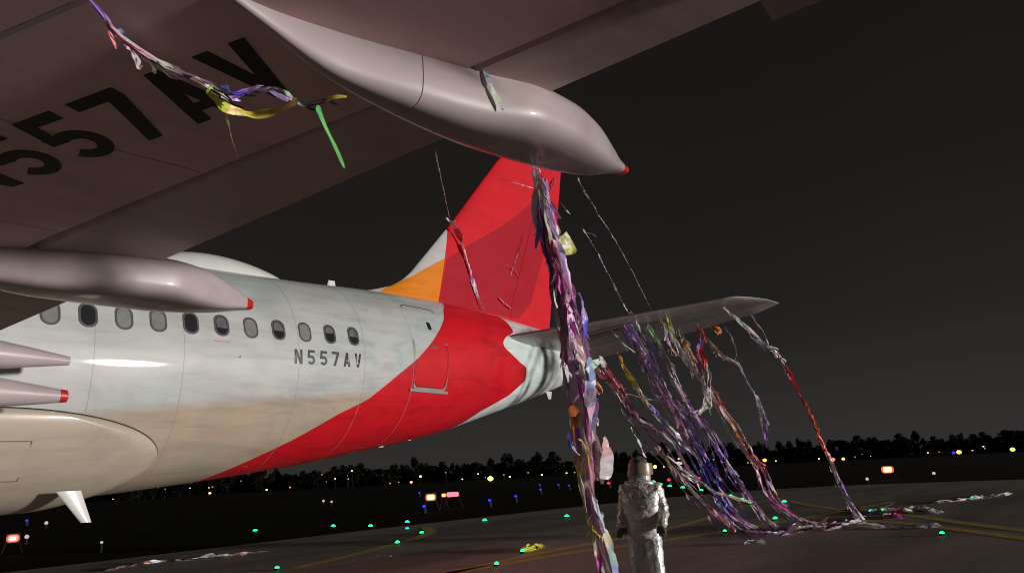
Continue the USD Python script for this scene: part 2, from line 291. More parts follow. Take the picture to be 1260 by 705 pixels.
for i in range(-9, len(wp)):
    x = np.polyval(kx, i) if i >= 0 else np.polyval(kx, 0) + 0.533 * i; z = np.polyval(kz, max(x, 20))
    o = round_rect(x, z, 0.27, 0.385, 0.125); inner = round_rect(x, z, 0.205, 0.315, 0.098)
    w = obj("window", patch(o.difference(inner), -0.004, 0.005, fus_xz), "window_rim", fuselage, smooth=40)
    kind = shade[i] if i >= 0 else ["shade", "dark"][i % 2]; fr = {"shade": 1.0, "dark": 0.0, "half": 0.45 + 0.1 * (i % 3)}[kind]
    obj("pane", patch(inner.buffer(-0.001), -0.004, 0.003, fus_xz, True), "window_dark" if fr < 1 else "window_shade", w_prim(w), smooth=40)
    if 0 < fr < 1: obj("blind", patch(inner.buffer(-0.012).intersection(shapely.box(x - 1, z + .16 - .32 * fr, x + 1, z + 1)), 0.001, 0.0055, fus_xz, True), "window_half", w_prim(w), smooth=40)

# rear door: outline groove, sill bar, handle
dl = [hit(a) for a in [(509, 412), (511, 440), (510, 477)]]; dr = [hit(a) for a in [(546.5, 412), (548, 440), (547, 477)]]
xl = float(np.mean([p[0] for p in dl])); xr = float(np.mean([p[0] for p in dr])); zb = float((dl[-1][2] + dr[-1][2]) / 2); zt = zb + 1.86
door_o = round_rect((xl + xr) / 2, (zb + zt) / 2, xr - xl, zt - zb, 0.1); door_i = round_rect((xl + xr) / 2, (zb + zt) / 2, xr - xl - 0.035, zt - zb - 0.035, 0.085)
door = obj("door_frame", patch(door_o.difference(door_i), -0.004, 0.004, fus_xz), "groove", fuselage, smooth=40)
obj("door_trim", patch(round_rect((xl + xr) / 2, (zb + zt) / 2, xr - xl + 0.12, zt - zb + 0.12, 0.12).difference(door_o.buffer(0.012)).intersection(shapely.box(xl - 1, zb - 1, xr + 1, zb + 1.0)), -0.004, 0.006, fus_xz), "trim_grey", fuselage, smooth=40)
obj("door_sill", patch(round_rect((xl + xr) / 2, zb - 0.07, xr - xl + 0.28, 0.055, 0.022), -0.004, 0.03, fus_xz), "trim_grey", fuselage, smooth=40)
obj("door_handle", patch(round_rect((xl + xr) / 2 + 0.1, (zb + zt) / 2 - 0.05, 0.22, 0.05, 0.02), -0.004, 0.012, fus_xz), "bare_metal", fuselage, smooth=40)
obj("door_window", patch(round_rect((xl + xr) / 2 + 0.1, zb + 1.38, 0.12, 0.19, 0.05), -0.004, 0.006, fus_xz), "window_dark", fuselage, smooth=40)

# lettering: uniform strokes in a unit box (width 0.62, height 1)
S = 0.155
def stroke(pts, s=S): return LineString(pts).buffer(s / 2, cap_style="flat", join_style="mitre")
def glyph(c, s=S, W=0.62):
    h = s / 2
    if c == "N": g = shapely.union_all([stroke([(h, 0), (h, 1)], s), stroke([(W - h, 0), (W - h, 1)], s), Polygon([(0, 1), (s * 1.05, 1), (W, 0), (W - s * 1.05, 0)])])
    if c == "7": g = shapely.union_all([stroke([(0, 1 - h), (W, 1 - h)], s), Polygon([(W, 1), (W, 1 - s), (W * 0.52, 0), (W * 0.52 - s * 1.15, 0), (W - s * 1.2, 1 - s * 0.9)])])
    if c == "A": g = shapely.union_all([Polygon([(0, 0), (W / 2 - s * .5, 1), (W / 2 + s * .5, 1), (s * 1.08, 0)]), Polygon([(W, 0), (W / 2 + s * .5, 1), (W / 2 - s * .5, 1), (W - s * 1.08, 0)]), shapely.box(W * 0.2, 0.2, W * 0.8, 0.2 + s * 0.85)])
    if c == "V": g = shapely.union_all([Polygon([(0, 1), (W / 2 - s * .5, 0), (W / 2 + s * .5, 0), (s * 1.08, 1)]), Polygon([(W, 1), (W / 2 + s * .5, 0), (W / 2 - s * .5, 0), (W - s * 1.08, 1)])])
    if c == "5":
        r = 0.315; cy = r; cx = W - r
        arc = [(cx + (r - h) * math.cos(a) * 0.98, cy + (r - h) * math.sin(a)) for a in np.linspace(math.radians(118), math.radians(-150), 30)]
        g = shapely.union_all([stroke([(0.07, 1 - h), (W - 0.03, 1 - h)], s), Polygon([(0.06, 1), (0.06 + s, 1), (s * 0.92, 0.44), (-0.0, 0.44)]), LineString(arc).buffer(h, cap_style="flat"), shapely.box(0.0, 0.44, 0.16, 0.44 + s * 0.9).union(Polygon([(0.0, 0.44), (0.16, 0.44), (arc[0][0] + .02, arc[0][1] - h), (arc[0][0] + .02, arc[0][1] + h), (0.1, 0.60)]))])
    return g.buffer(0)
t0, t1 = hit((362.4, 447.3)), hit((440.5, 452.0)); th0 = hit((362.2, 428.5))
lx0, lx1 = t0[0], hit((444.2, 434.4))[0]; hh = (th0[2] - t0[2]) * 0.97; adv = (lx1 - lx0 - 0.62 * hh * 1.0) / 5
wl = min(0.62 * hh, adv * 0.76) / 0.62
for i, c in enumerate("N557AV"):
    x0 = lx0 + i * adv; z0 = t0[2] + (t1[2] - t0[2]) * i / 5
    g = affinity.affine_transform(glyph(c, 0.175), [wl, 0, 0, hh, x0, z0])
    for gg in getattr(g, "geoms", [g]): obj("registration_letter", patch(gg, -0.003, 0.003, fus_xz), "black_paint", fuselage, smooth=40)
# small placards under the windows, lap joints, blade antennas, radome
for a, w_, h_ in [((252, 438), .05, .05), ((293, 440), .05, .05)]:
    q = hit(a); obj("placard", patch(shapely.union_all([shapely.box(q[0], q[2], q[0] + w_, q[2] + .018), shapely.box(q[0] + w_ - .02, q[2], q[0] + w_, q[2] + h_)]), -0.003, 0.002, fus_xz), "placard_red" if a[0] < 260 else "steel_dark", fuselage, smooth=40)
q = hit((273, 420)); obj("placard", patch(shapely.box(q[0] - .14, q[2] - .012, q[0] + .14, q[2] + .012), -0.003, 0.002, fus_xz), "placard_red", fuselage, smooth=40)
for x in (21.7, 23.05, 25.2, 26.75, 28.15):
    a = np.linspace(0, 2 * math.pi, 120, endpoint=False)
    P = np.stack([fus(np.full(120, x + dx), a, o) for dx, o in ((-0.005, -0.004), (-0.004, 0.0015), (0.004, 0.0015), (0.005, -0.004))], 0)
    obj("skin_joint", outward(grid_mesh(P, True)), "joint_grey", fuselage, smooth=40)
rx = np.linspace(0, 1, 40); prof_h = np.sin(np.pi * np.clip(rx, 0, 1) ** 0.85) ** 0.8
P = []
for k, s in enumerate(rx):
    x = 23.0 + 3.1 * s; a = np.linspace(0, math.pi, 25); w_ = 0.62 * math.sin(math.pi * min(max(s, .02), .98)) ** 0.5
    P.append(np.stack([np.full(25, x), w_ * np.cos(a), _t(x) - 0.16 + (0.16 + 0.37 * prof_h[k] * (1 - .15 * s)) * np.sin(a)], -1))
obj("antenna_radome", outward(grid_mesh(np.array(P))), "white_paint", plane, smooth=True)
def blade(x0, x1, xt0, xt1, y, z0, z1, t=0.04):
    n = 12; a = np.linspace(0, 2 * math.pi, n, endpoint=False); rows = []
    for s in np.linspace(0, 1, 6):
        c0, c1 = x0 + (xt0 - x0) * s, x1 + (xt1 - x1) * s; m = (c0 + c1) / 2; h = (c1 - c0) / 2
        rows.append(np.stack([m + h * np.cos(a), y + t / 2 * np.sin(a) * (1 - .4 * s), np.full(n, z0 + (z1 - z0) * s)], -1))
    return outward(grid_mesh(np.array(rows), True, True))
obj("blade_antenna", blade(27.15, 27.42, 27.22, 27.40, 0, 5.85, 6.12, 0.06), "white_paint", plane, smooth=40)

# belly fairing with its panels and the drain mast
def xend(z): 
    z = np.asarray(z); return np.where(z > 2.28, 20.55 + 2.42 * np.sqrt(np.clip(1 - ((z - 2.28) / 0.70) ** 2, 0, 1)), 22.97 - 0.8 * (np.clip(2.28 - z, 0, 1) / 0.5) ** 2)
zt_ = np.concatenate([2.28 + 0.70 * np.cos(np.linspace(0.0, math.pi / 2, 40)), 2.28 - (2.28 - 1.635) * np.linspace(0.03, 1, 30) ** 0.8])
top_s = 1 - (1 - np.linspace(0, 1, 110)) ** 2.0; half = []
for z in zt_:
    x = 9.0 + (float(xend(z)) - 9.0) * top_s; zz = np.maximum(z, _b(x) + 0.004 + 0 * x); p0 = fus_xz(x, zz, 0.0); n0 = fus_xz(x, zz, 1.0) - p0
    d = np.minimum(xend(z) - x, np.maximum(2.98 - z, 0) * 1.6 + np.maximum(xend(z) - x, 0) * 0.02 if z > 2.2 else 9); d = np.minimum(d, x - 9.0); k = np.clip(d / 0.42, 0, 1); off = 0.035 * (d > 1e-6) + 0.125 * np.sqrt(np.clip(1 - (1 - k) ** 2, 0, 1))
    half.append(p0 + n0 * (off - 0.012 * (d <= 1e-6))[:, None])
half = np.array(half); other = half[::-1] * [1, -1, 1]
belly = obj("belly_fairing", outward(grid_mesh(np.concatenate([half, other], 0))), "belly_paint", plane, smooth=55)
ez = zt_[:60]; ep = fus_xz(xend(ez), ez, 0.012)
obj("fairing_seal", tube(ep, 0.016, 6), "groove", belly, smooth=True)  # dark tube drawn along the fairing edge as its shadow line
a_ = fus_xz(np.linspace(20.4, 21.05, 8), np.full(8, 2.62), .168); b_ = fus_xz(np.linspace(20.4, 21.05, 8), np.full(8, 2.14), .168)
obj("access_panel", tube(np.vstack([a_, b_[::-1], a_[:1]]), 0.006, 4), "seam_dark", belly, smooth=True)
dm = np.array([21.72, -1.35])
def mast():
    n = 14; a = np.linspace(0, 2 * math.pi, n, endpoint=False); rows = []
    for s in np.linspace(0, 1, 9):
        m = dm[0] + 0.0 + 0.27 * s; h = 0.17 * (1 - s) + 0.075 * s
        rows.append(np.stack([m + h * np.cos(a), dm[1] + 0.035 * np.sin(a), np.full(n, 1.84 - 0.46 * s)], -1))
    return outward(grid_mesh(np.array(rows), True, True))
obj("drain_mast", mast(), "white_paint", plane, smooth=40)

# wing (port): flat underside at WZ(y), leading edge, trailing edge, flaps, aileron
def WZ(y): return 2.901 - 0.087 * np.asarray(y)
def on_wing(px): return on_plane(px, (0, 0.087, 1), 2.901)
def TE(y): return 19.63 + 0.16 * (-y - 5.68)
def LE(y): return 10.8 + (19.6 - 10.8) * (-y - 2) / 15.0
def HINGE(y): return np.interp(-y, [2, 5.7, 7.86, 8.94, 10.4, 11.3, 12.3, 16.9], [18.05, 18.75, 19.1, 19.37, 19.75, 20.0, 20.22, 21.0])
def wing_piece(y0, y1, c0, c1, thick0, thick1, n=14, mirror=1, droop=0.0):
    """Wing panel between spans y0, y1 and chord fractions c0..c1 given as functions of y; thickness at fore and aft edge."""
    rows = []
    for y in np.linspace(y0, y1, n):
        xa, xb = c0(y), c1(y); s = np.linspace(0, 1, 14)
        th = thick0(y) + (thick1(y) - thick0(y)) * s
        nose = np.where(s < 0.001, 0.5, 1.0); zl = WZ(y) - droop * s ** 1.2
        lower = np.stack([xa + (xb - xa) * s, np.full(14, y * mirror), zl + np.where(s < 1e-6, th * .35, 0.0)], -1)
        upper = np.stack([xa + (xb - xa) * s, np.full(14, y * mirror), zl + th], -1)[::-1]
        rows.append(np.vstack([lower, upper]))
    return outward(grid_mesh(np.array(rows), True, True))
def main_wing(mirror=1):
    rows = []
    for y in np.linspace(-1.2, -17.0, 34):
        xa, xb = LE(y), HINGE(y); c = TE(y) - xa; s = (1 - np.cos(np.linspace(0, math.pi, 24))) / 2
        low = 0.045 * c * (1 - np.minimum(s / 0.22, 1)) ** 2 + np.where(s > .3, 0, 0)
        top = 0.045 * c + 0.085 * c * np.sin(math.pi * np.clip(s, 0, 1) ** 0.62) ** 0.8 * (1 - .35 * s)
        top = top * (1 - s) + s * 0.045 * c * 0.9
        lower = np.stack([xa + (xb - xa) * s, np.full(24, y * mirror), WZ(y) + low], -1); upper = np.stack([xa + (xb - xa) * s, np.full(24, y * mirror), WZ(y) + np.maximum(top, low + .001)], -1)[::-1][:-1]
        rows.append(np.vstack([lower, upper]))
    return outward(grid_mesh(np.array(rows), True, True))
for mir in (1, -1):
    wing = obj("wing", main_wing(mir), "wing_paint", plane, smooth=35)
    g = 0.018
    obj("flap", wing_piece(-2.1, -6.55, lambda y: HINGE(y) + g, TE, lambda y: 0.24, lambda y: 0.012, mirror=mir), "flap_paint", wing, smooth=35)
    obj("flap", wing_piece(-6.57, -12.62, lambda y: HINGE(y) + g, TE, lambda y: 0.15 + 0.02 * (y + 10), lambda y: 0.012, mirror=mir), "flap_paint", wing, smooth=35)
    obj("aileron", wing_piece(-12.66, -16.4, lambda y: HINGE(y) + g, lambda y: TE(y) + 0.01, lambda y: 0.08, lambda y: 0.01, mirror=mir, droop=0.13), "fairing_paint", wing, smooth=35)
    obj("wing_tip_fence", blade(18.9, 21.6, 20.9, 21.9, -17.02 * mir, 4.3, 5.3, 0.08), "wing_paint", wing, smooth=40)
    if mir == 1:
        # raised seam strips and access panels on the underside
        def strip(pts, w, dz=0.0025):
            P = np.array(pts, float); t = P[1] - P[0]; t /= np.linalg.norm(t); n = np.array([-t[1], t[0]]) * w / 2; q = []
            for sgn in (1, -1): q.append([[*(p + sgn * n), WZ(p[1] + sgn * n[1]) - dz] for p in P])
            return grid_mesh(np.array(q))
        a_, b_ = on_wing((0, 45)), on_wing((105, 0)); d_ = (b_ - a_)
        obj("panel_seam", strip([(a_ - 3 * d_)[:2], (b_ + 3 * d_)[:2]], 0.03), "fairing_paint", wing, smooth=False)
        a_, b_ = on_wing((184, 240)), on_wing((418, 157)); d_ = a_ - b_
        for y in (-8.05, -9.42, -12.4):
            obj("panel_seam", strip([(LE(y) + 1.0, y), (HINGE(y) - .02, y)], 0.005), "seam_dark", wing, smooth=False)
        # registration under the wing
        rt = np.array([0.355, -0.935]); dn = np.array([0.935, 0.355]); TL7 = np.array([18.56, -9.75]); hL, wL, pL = 0.50, 0.31, 0.41
        for i, c in enumerate("N557AV"):
            g_ = glyph(c, 0.175); o2 = TL7 + rt * pL * (i - 3)
            m = trimesh.creation.extrude_polygon(g_, 0.003, engine="earcut"); v = m.vertices.copy()
            xy = o2 + np.outer(v[:, 0] / 0.62 * wL, rt) + np.outer((1 - v[:, 1]) * hL, dn)
            t = trimesh.Trimesh(np.column_stack([xy, WZ(xy[:, 1]) - 0.004 + v[:, 2]]), m.faces, process=False); outward(t)
            obj("registration_letter", t, "black_paint", wing, smooth=False)

# flap track fairings: lofted rounded-box sections
def canoe(st, n=40, y0=None, e=3.2, top_open=0.0, x_from=None, x_to=None):
    """st rows: x, y centre, half width, z top, z bottom."""
    st = np.array(st, float); xs_ = np.linspace(x_from if x_from is not None else st[0, 0], x_to if x_to is not None else st[-1, 0], n)
    f = [PchipInterpolator(st[:, 0], st[:, k]) for k in range(1, 5)]; a = np.linspace(0, 2 * math.pi, 56, endpoint=False); rows = []
    for x in xs_:
        yc, hw, zt_, zb_ = [float(k(x)) for k in f]; ca, sa = np.cos(a), np.sin(a); ee = 2 / e
        rows.append(np.stack([np.full(56, x), yc + hw * np.sign(ca) * np.abs(ca) ** ee, (zt_ + zb_) / 2 + (zt_ - zb_) / 2 * np.sign(sa) * np.abs(sa) ** ee], -1))
    return outward(grid_mesh(np.array(rows), True, True))
f3 = [(18.5, -11.04, .02, 3.953, 3.923), (18.9, -11.03, .03, 3.935, 3.80), (19.3, -11.05, .07, 3.95, 3.658), (19.7, -11.08, .14, 3.969, 3.613), (20.1, -11.117, .20, 3.972, 3.595), (20.5, -11.155, .27, 3.973, 3.618), (20.8, -11.162, .264, 3.97, 3.637), (21.1, -11.148, .223, 3.955, 3.665), (21.45, -11.123, .135, 3.895, 3.721), (21.65, -11.105, .075, 3.868, 3.785), (21.80, -11.096, .045, 3.862, 3.812)]
f2 = [(16.0, -7.2, .06, 3.6, 3.5), (17.2, -7.25, .14, 3.6, 3.4), (18.2, -7.29, .16, 3.64, 3.36), (18.8, -7.34, .19, 3.66, 3.33), (19.3, -7.39, .29, 3.675, 3.29), (19.8, -7.43, .38, 3.66, 3.29), (20.1, -7.44, .39, 3.645, 3.29), (20.4, -7.43, .29, 3.64, 3.295), (20.7, -7.39, .165, 3.59, 3.325), (20.95, -7.35, .085, 3.505, 3.375), (21.06, -7.32, .06, 3.475, 3.395)]
f4 = [(18.6, -14.3, .05, 4.2, 4.15), (19.4, -14.3, .15, 4.22, 3.98), (20.2, -14.3, .19, 4.22, 3.86), (20.9, -14.3, .17, 4.2, 3.88), (21.5, -14.3, .09, 4.14, 3.98), (21.8, -14.3, .03, 4.1, 4.04)]
for st, split, ee_ in ((f3, 19.72, 3.2), (f2, 18.0, 4.2)):
    end = st[-1][0]
    fa = obj("flap_track_fairing", canoe(st, 40, x_to=split, e=ee_), "fairing_paint", plane, smooth=40)
    obj("fairing_rear", canoe(st, 50, x_from=split + 0.006, x_to=end - 0.085, e=ee_), "fairing_paint", fa, smooth=40)
    obj("fairing_tip", canoe(st, 8, x_from=end - 0.084, x_to=end, e=ee_), "red_tip", fa, smooth=40)
# root fairings by the fuselage
def cone(tip_px, y, length, r0, r1, tipm=0.0, slope=0.03):
    t = on_plane(tip_px, (0, 1, 0), y); rows = []; a = np.linspace(0, 2 * math.pi, 28, endpoint=False)
    ss = np.linspace(0, 1, 24)
    for s in ss:
        x = t[0] - length * (1 - s); r = r0 + (r1 - r0) * s ** 1.3; z = t[2] + slope * length * (1 - s)
        rows.append(np.stack([np.full(28, x), y + r * np.cos(a), z + r * 1.05 * np.sin(a)], -1))
    return rows
for tip, y, L_, r0, r1, red in (((85, 444), -2.75, 2.4, 0.33, 0.055, False), ((72, 487), -2.95, 2.4, 0.33, 0.085, True)):
    rows = cone(tip, y, L_, r0, r1)
    fa = obj("root_fairing", outward(grid_mesh(np.array(rows), True, True)), "fairing_paint", plane, smooth=40)
    if red:
        last = rows[-1]; c_ = last.mean(0); tip_rows = [last + [0.003, 0, 0], (last - c_) * .9 + c_ + [0.09, 0, 0], (last - c_) * .6 + c_ + [0.105, 0, 0]]
        obj("fairing_tip", outward(grid_mesh(np.array(tip_rows), True, True)), "red_tip", fa, smooth=40)

# fin with dorsal fillet and rudder
finLE = lambda z: np.interp(z, [5.3, 5.75, 5.95, 6.07, 6.25, 6.45, 6.7, 8.2, 10.57, 11.45, 11.7], [27.4, 27.6, 27.9, 28.4, 29.0, 29.36, 29.66, 31.05, 33.09, 33.95, 34.6])
finTE = lambda z: np.interp(z, [5.0, 5.82, 11.12, 11.7], [34.95, 35.12, 36.27, 36.38])
def fin_grid(fa, fb, n=90, m=70, z0=5.35, z1=11.7, tmax=0.36):
    zs = np.linspace(z0, z1, n); s = (1 - np.cos(np.linspace(0, math.pi, m))) / 2; side = []
    for sg in (-1, 1):
        rows = []
        for z in zs:
            a, b = fa(z), fb(z); la, lb = finLE(z), finTE(z); x = a + (b - a) * s; q = np.clip((x - la) / (lb - la), 0, 1)
            tt = tmax * (0.35 + 0.65 * (1 - (z - z0) / (z1 - z0)) ** 0.8) * 2.6 * (0.2969 * np.sqrt(q) - 0.126 * q - 0.3516 * q ** 2 + 0.2843 * q ** 3 - 0.1015 * q ** 4) * 2
            rows.append(np.stack([x, sg * tt, np.full(m, z)], -1))
        side.append(np.array(rows))
    P = np.concatenate([side[0], side[1][:, ::-1]], 1)
    return outward(grid_mesh(P, True, True))
HX = lambda z: finTE(z) - (0.32 * (finTE(z) - np.maximum(finLE(z), 29.3)))
fin_pts = lambda l: [tuple(on_plane(a, (0, 1, 0), -0.12)[[0, 2]]) for a in l]
orange_p = Polygon([(26, 5.0)] + fin_pts([(458, 362), (505, 341), (535, 324), (551, 316)]) + fin_pts([(536, 378)]) + [(30.4, 5.0)])
bright_p = Polygon(fin_pts([(536, 379), (545, 330), (555, 268)]) + [(31.2, 13), (38, 13), (38, 5), (30.5, 5)])
dark_p = Polygon(fin_pts([(536.5, 378.5), (549.5, 319), (570, 305), (610, 283), (640, 262), (668, 238)]) + fin_pts([(672, 260), (670, 320), (655, 372), (640, 392), (545, 376)]))
def fin_vars(t): 
    q = t.vertices[:, [0, 2]]; return {"orange": sd(orange_p, q), "bright": sd(bright_p, q), "dark": sd(dark_p, q)}
t = fin_grid(finLE, lambda z: HX(z) - 0.006, 130, 110); fin = obj("fin", t, "fin_paint", plane, smooth=35, primvars=fin_vars(t))
t = fin_grid(lambda z: HX(z) + 0.006, finTE, 130, 50, z0=5.4); obj("rudder", t, "fin_paint", fin, smooth=35, primvars=fin_vars(t))

# horizontal stabilisers with drooped elevators
def htp_part(mir, part):
    rows = []
    for s in np.linspace(0, 1, 40):
        y = -0.3 - 5.72 * s; tipk = np.clip((s - 0.93) / 0.07, 0, 1)
        la = 31.55 + 0.728 * (-y - 0.3) + 1.05 * tipk ** 2; lb = 36.25 + 0.235 * (-y - 0.3) + 0.06 * tipk; c = lb - la
        z0 = 5.06 + 0.135 * (-y - 0.4); h = la + 0.70 * c
        q = np.linspace(0, 0.695, 20) if part == 0 else np.linspace(0.705, 1, 10)
        if part == 0: q = 0.695 * (q / 0.695) ** 1.7
        x = la + q * c; th = 0.6 * 0.10 * c * (0.2969 * np.sqrt(q) - 0.126 * q - 0.3516 * q ** 2 + 0.2843 * q ** 3 - 0.1015 * q ** 4) / 0.2 * (1 - .3 * tipk)
        dr = -np.clip((q - 0.7) / 0.3, 0, 1) * 0.21 * np.interp(s, [0, .9, 1], [1, 0.55, 0])
        rows.append(np.vstack([np.stack([x, np.full(len(q), y * mir), z0 + dr - th], -1), np.stack([x, np.full(len(q), y * mir), z0 + dr + th + .002], -1)[::-1]]))
    return outward(grid_mesh(np.array(rows), True, True))
for mir in (1, -1):
    st = obj("stabiliser", htp_part(mir, 0), "tail_paint", plane, smooth=40)
    obj("elevator", htp_part(mir, 1), "tail_paint", st, smooth=40)
le_pts = np.array([(31.55 + 0.728 * (-y - 0.3) - 0.004, y, 5.06 + 0.135 * (-y - 0.4)) for y in np.linspace(-0.9, -5.5, 30)])
obj("leading_edge", tube(le_pts, 0.022, 8), "bare_metal", plane, smooth=True, label="bare metal leading edge of the stabiliser")
# little skid under the tail end
q = on_plane((675, 486), (0, 1, 0), -0.1); obj("drain_mast", blade(q[0] - .12, q[0] + .16, q[0] - .02, q[0] + .1, -0.1, q[2] + .1, q[2] - .12, .05), "white_paint", plane, smooth=40)
for a_ in [(430, 555), (486, 542), (468, 548), (502, 540)]:
    q = on_plane(a_, (0, 1, 0), -0.25); obj("belly_antenna", blade(q[0] - .1, q[0] + .1, q[0] - .06, q[0] + .08, -0.25, q[2] + .08, q[2] - .035, .03), "white_paint", plane, smooth=40)
# landing gear and engine, forward of the view
for sy in (-1, 1):
    obj("gear_strut", tube([(15.6, 3.8 * sy, 3.2), (15.7, 3.8 * sy, .6)], .14, 12), "bare_metal", plane, smooth=40)
    for dy in (-.46, .46):
        wv = trimesh.creation.revolve([(0, -.19), (.3, -.2), (.52, -.2), (.58, -.12), (.585, 0), (.58, .12), (.52, .2), (.3, .2), (0, .19)], sections=32)
        wv.apply_transform(trimesh.transformations.rotation_matrix(math.pi / 2, (1, 0, 0))); wv.apply_translation((15.7, 3.8 * sy + dy, .585)); outward(wv)
        obj("wheel", wv, "tyre_rubber", plane, smooth=40)
    en = trimesh.creation.revolve([(.86, 0), (.98, .12), (1.08, .5), (1.1, 1.4), (1.02, 2.6), (.82, 3.4), (.6, 4.2), (.3, 4.9), (.05, 5.3), (.04, 3.4), (.7, .9), (.8, .3), (.86, 0)], sections=40)
    en.apply_transform(trimesh.transformations.rotation_matrix(math.pi / 2, (0, 1, 0))); en.apply_translation((8.9, 5.75 * sy, 1.75)); outward(en)
    obj("engine", en, "white_paint", plane, smooth=40)
    obj("engine_pylon", box((10.5, 5.75 * sy - .18, 2.3), (14.0, 5.75 * sy + .18, 3.38)), "wing_paint", plane, smooth=False)
for dy in (-.25, .25):
    wv = trimesh.creation.cylinder(.38, .22, sections=28); wv.apply_transform(trimesh.transformations.rotation_matrix(math.pi / 2, (1, 0, 0))); wv.apply_translation((3.6, dy, .38)); obj("wheel", wv, "tyre_rubber", plane, smooth=40)
obj("gear_strut", tube([(3.6, 0, 2.2), (3.6, 0, .3)], .1, 12), "bare_metal", plane, smooth=40)

# ---------------------------------------------------------------- streamers
PAL = {"purple": (.42, .23, .55), "violet": (.40, .27, .80), "mauve": (.68, .48, .60), "plum": (.30, .13, .28), "magenta": (.66, .10, .40), "pink": (.82, .42, .52), "palepink": (.82, .68, .69), "white": (.80, .78, .78),
       "silver": (.72, .70, .72), "grey": (.50, .47, .48), "blue": (.09, .10, .60), "sky": (.35, .50, .66), "red": (.72, .07, .08), "orange": (.82, .30, .07), "yellow": (.85, .76, .10), "green": (.25, .90, .28), "lime": (.55, .85, .18), "brown": (.30, .18, .17), "lilac": (.62, .53, .72), "black": (.015, .012, .015)}
def strand(path3, w, cols, seed, n=None, wander=0.03, twist=6.0, seg=0.22, scraps=0.0, scrap=0.09, taper=True, ang0=None):
    """A crumpled ribbon along path3 whose colour changes from strip to knotted strip. Returns (mesh, tint)."""
    rg = np.random.default_rng(seed); L = np.linalg.norm(np.diff(np.asarray(path3), axis=0), axis=1).sum()
    n = n or int(np.clip(L / 0.035, 30, 320)); P = catmull(path3, n); s = np.linspace(0, L, n)
    def nz(f, k): return np.stack([meshkit.fbm(np.stack([s * f, np.full(n, seed * 1.37 + k * 9.1 + j * 3.3), np.zeros(n)], -1), 3, seed + j) - .5 for j in range(3)], -1)
    env = np.minimum(1, np.minimum(s, L - s) / (0.12 * L + 1e-6))[:, None]
    P = P + nz(1.1, 0) * 2.4 * wander * env + nz(6.0, 1) * 0.7 * wander * env
    T = np.gradient(P, axis=0); T /= np.linalg.norm(T, axis=1, keepdims=True) + 1e-9
    a = np.cross(T, F); a /= np.linalg.norm(a, axis=1, keepdims=True) + 1e-9; b = np.cross(T, a)
    ang = twist * (nz(0.8, 2)[:, 0]) * (1.5 if ang0 is None else 2) + (rg.normal(-.8, .55) + math.pi * rg.integers(0, 2) if ang0 is None else ang0); side = a * np.cos(ang)[:, None] + b * np.sin(ang)[:, None]; up = np.cross(T, side)
    ww = 1.25 * w * (1 + 1.6 * nz(2.2, 3)[:, :1] + 0.6 * nz(9.0, 4)[:, :1]) * (np.clip(np.minimum(s, L - s) / (0.04 * L + 1e-6), .25, 1)[:, None] if taper else 1)
    kn = 0.35 + 0.65 * np.abs(np.sin(s / seg * math.pi * 0.5 + rg.uniform(0, 3)))[:, None] ** 0.6; ww = np.maximum(ww * kn, 0.12 * w)
    fold = nz(7.0, 5)[:, :1] * w * .8; f2_ = nz(10.0, 6)[:, :1] * w * .8
    G = np.stack([P - side * ww / 2 + up * fold, P + up * f2_ - side * ww * .1, P + side * ww * .15 - up * f2_, P + side * ww / 2 - up * fold], 1)
    m = grid_mesh(G)
    k = np.floor(s / seg + rg.uniform(0, 1) + 0.35 * nz(2.0, 8)[:, 0] * 4).astype(int); names = cols if isinstance(cols, list) else [cols]
    pos = np.clip((s / L * len(names) + nz(.9, 9)[:, 0] * 1.0), 0, len(names) - .01).astype(int)
    base = np.array([PAL[names[i]] for i in pos]); jit = 0.62 + 0.76 * np.array([np.random.default_rng(seed * 1000 + int(q)).random(3) for q in k]) * [1, .9, 1]
    col = np.repeat((base * jit)[:, None], 4, 1) * (0.8 + 0.4 * rg.random((n, 4, 1)))
    V, Fc, Cc = [m.vertices], [m.faces], [col.reshape(-1, 3)]
    cnt = int(scraps * .6 * L); off = len(m.vertices)
    for _ in range(cnt):
        i = rg.integers(2, n - 3); L2 = scrap * rg.uniform(.8, 3.2); w2 = L2 * rg.uniform(.10, .24); d = T[i] * 1.0 + rg.normal(0, .17, 3) + np.array([0, 0, -.15]); d /= np.linalg.norm(d)
        e = np.cross(d, rg.normal(0, 1, 3)); e /= np.linalg.norm(e) + 1e-9; g_ = np.cross(d, e); p0 = P[i]
        pts = []
        for q in (0, .4, .75, 1): 
            cc = p0 + d * L2 * q + g_ * rg.normal(0, .12) * L2 * q; ww_ = w2 * (0.3, 1, .85, .35)[(0, .4, .75, 1).index(q)]
            pts += [cc - e * ww_ / 2, cc + e * ww_ / 2]
        V.append(np.array(pts)); Fc.append(np.array([[0, 2, 1], [1, 2, 3], [2, 4, 3], [3, 4, 5], [4, 6, 5], [5, 6, 7]]) + off); off += 8
        cn = np.array(PAL[names[min(int(i / n * len(names) + rg.normal(0, .5)) % len(names), len(names) - 1)]]) * rg.uniform(.6, 1.35); Cc.append(np.tile(cn, (8, 1)))
    V = np.vstack(V); V[:, 2] = np.maximum(V[:, 2], 0.008)
    Cc = np.vstack(Cc); Cc = Cc * 1.04 - 0.04 * Cc.mean(1, keepdims=True) + 0.015
    return trimesh.Trimesh(V, np.vstack(Fc), process=False), np.clip(Cc * 1.12, 0, .92)
def hang(pxs, d0, d1): 
    n = len(pxs); L = np.concatenate([[0], np.cumsum(np.linalg.norm(np.diff(np.array(pxs, float), axis=0), axis=1))]); L /= L[-1]
    return np.array([at_depth(a, d0 + (d1 - d0) * l) for a, l in zip(pxs, L)])
SEED = [100]
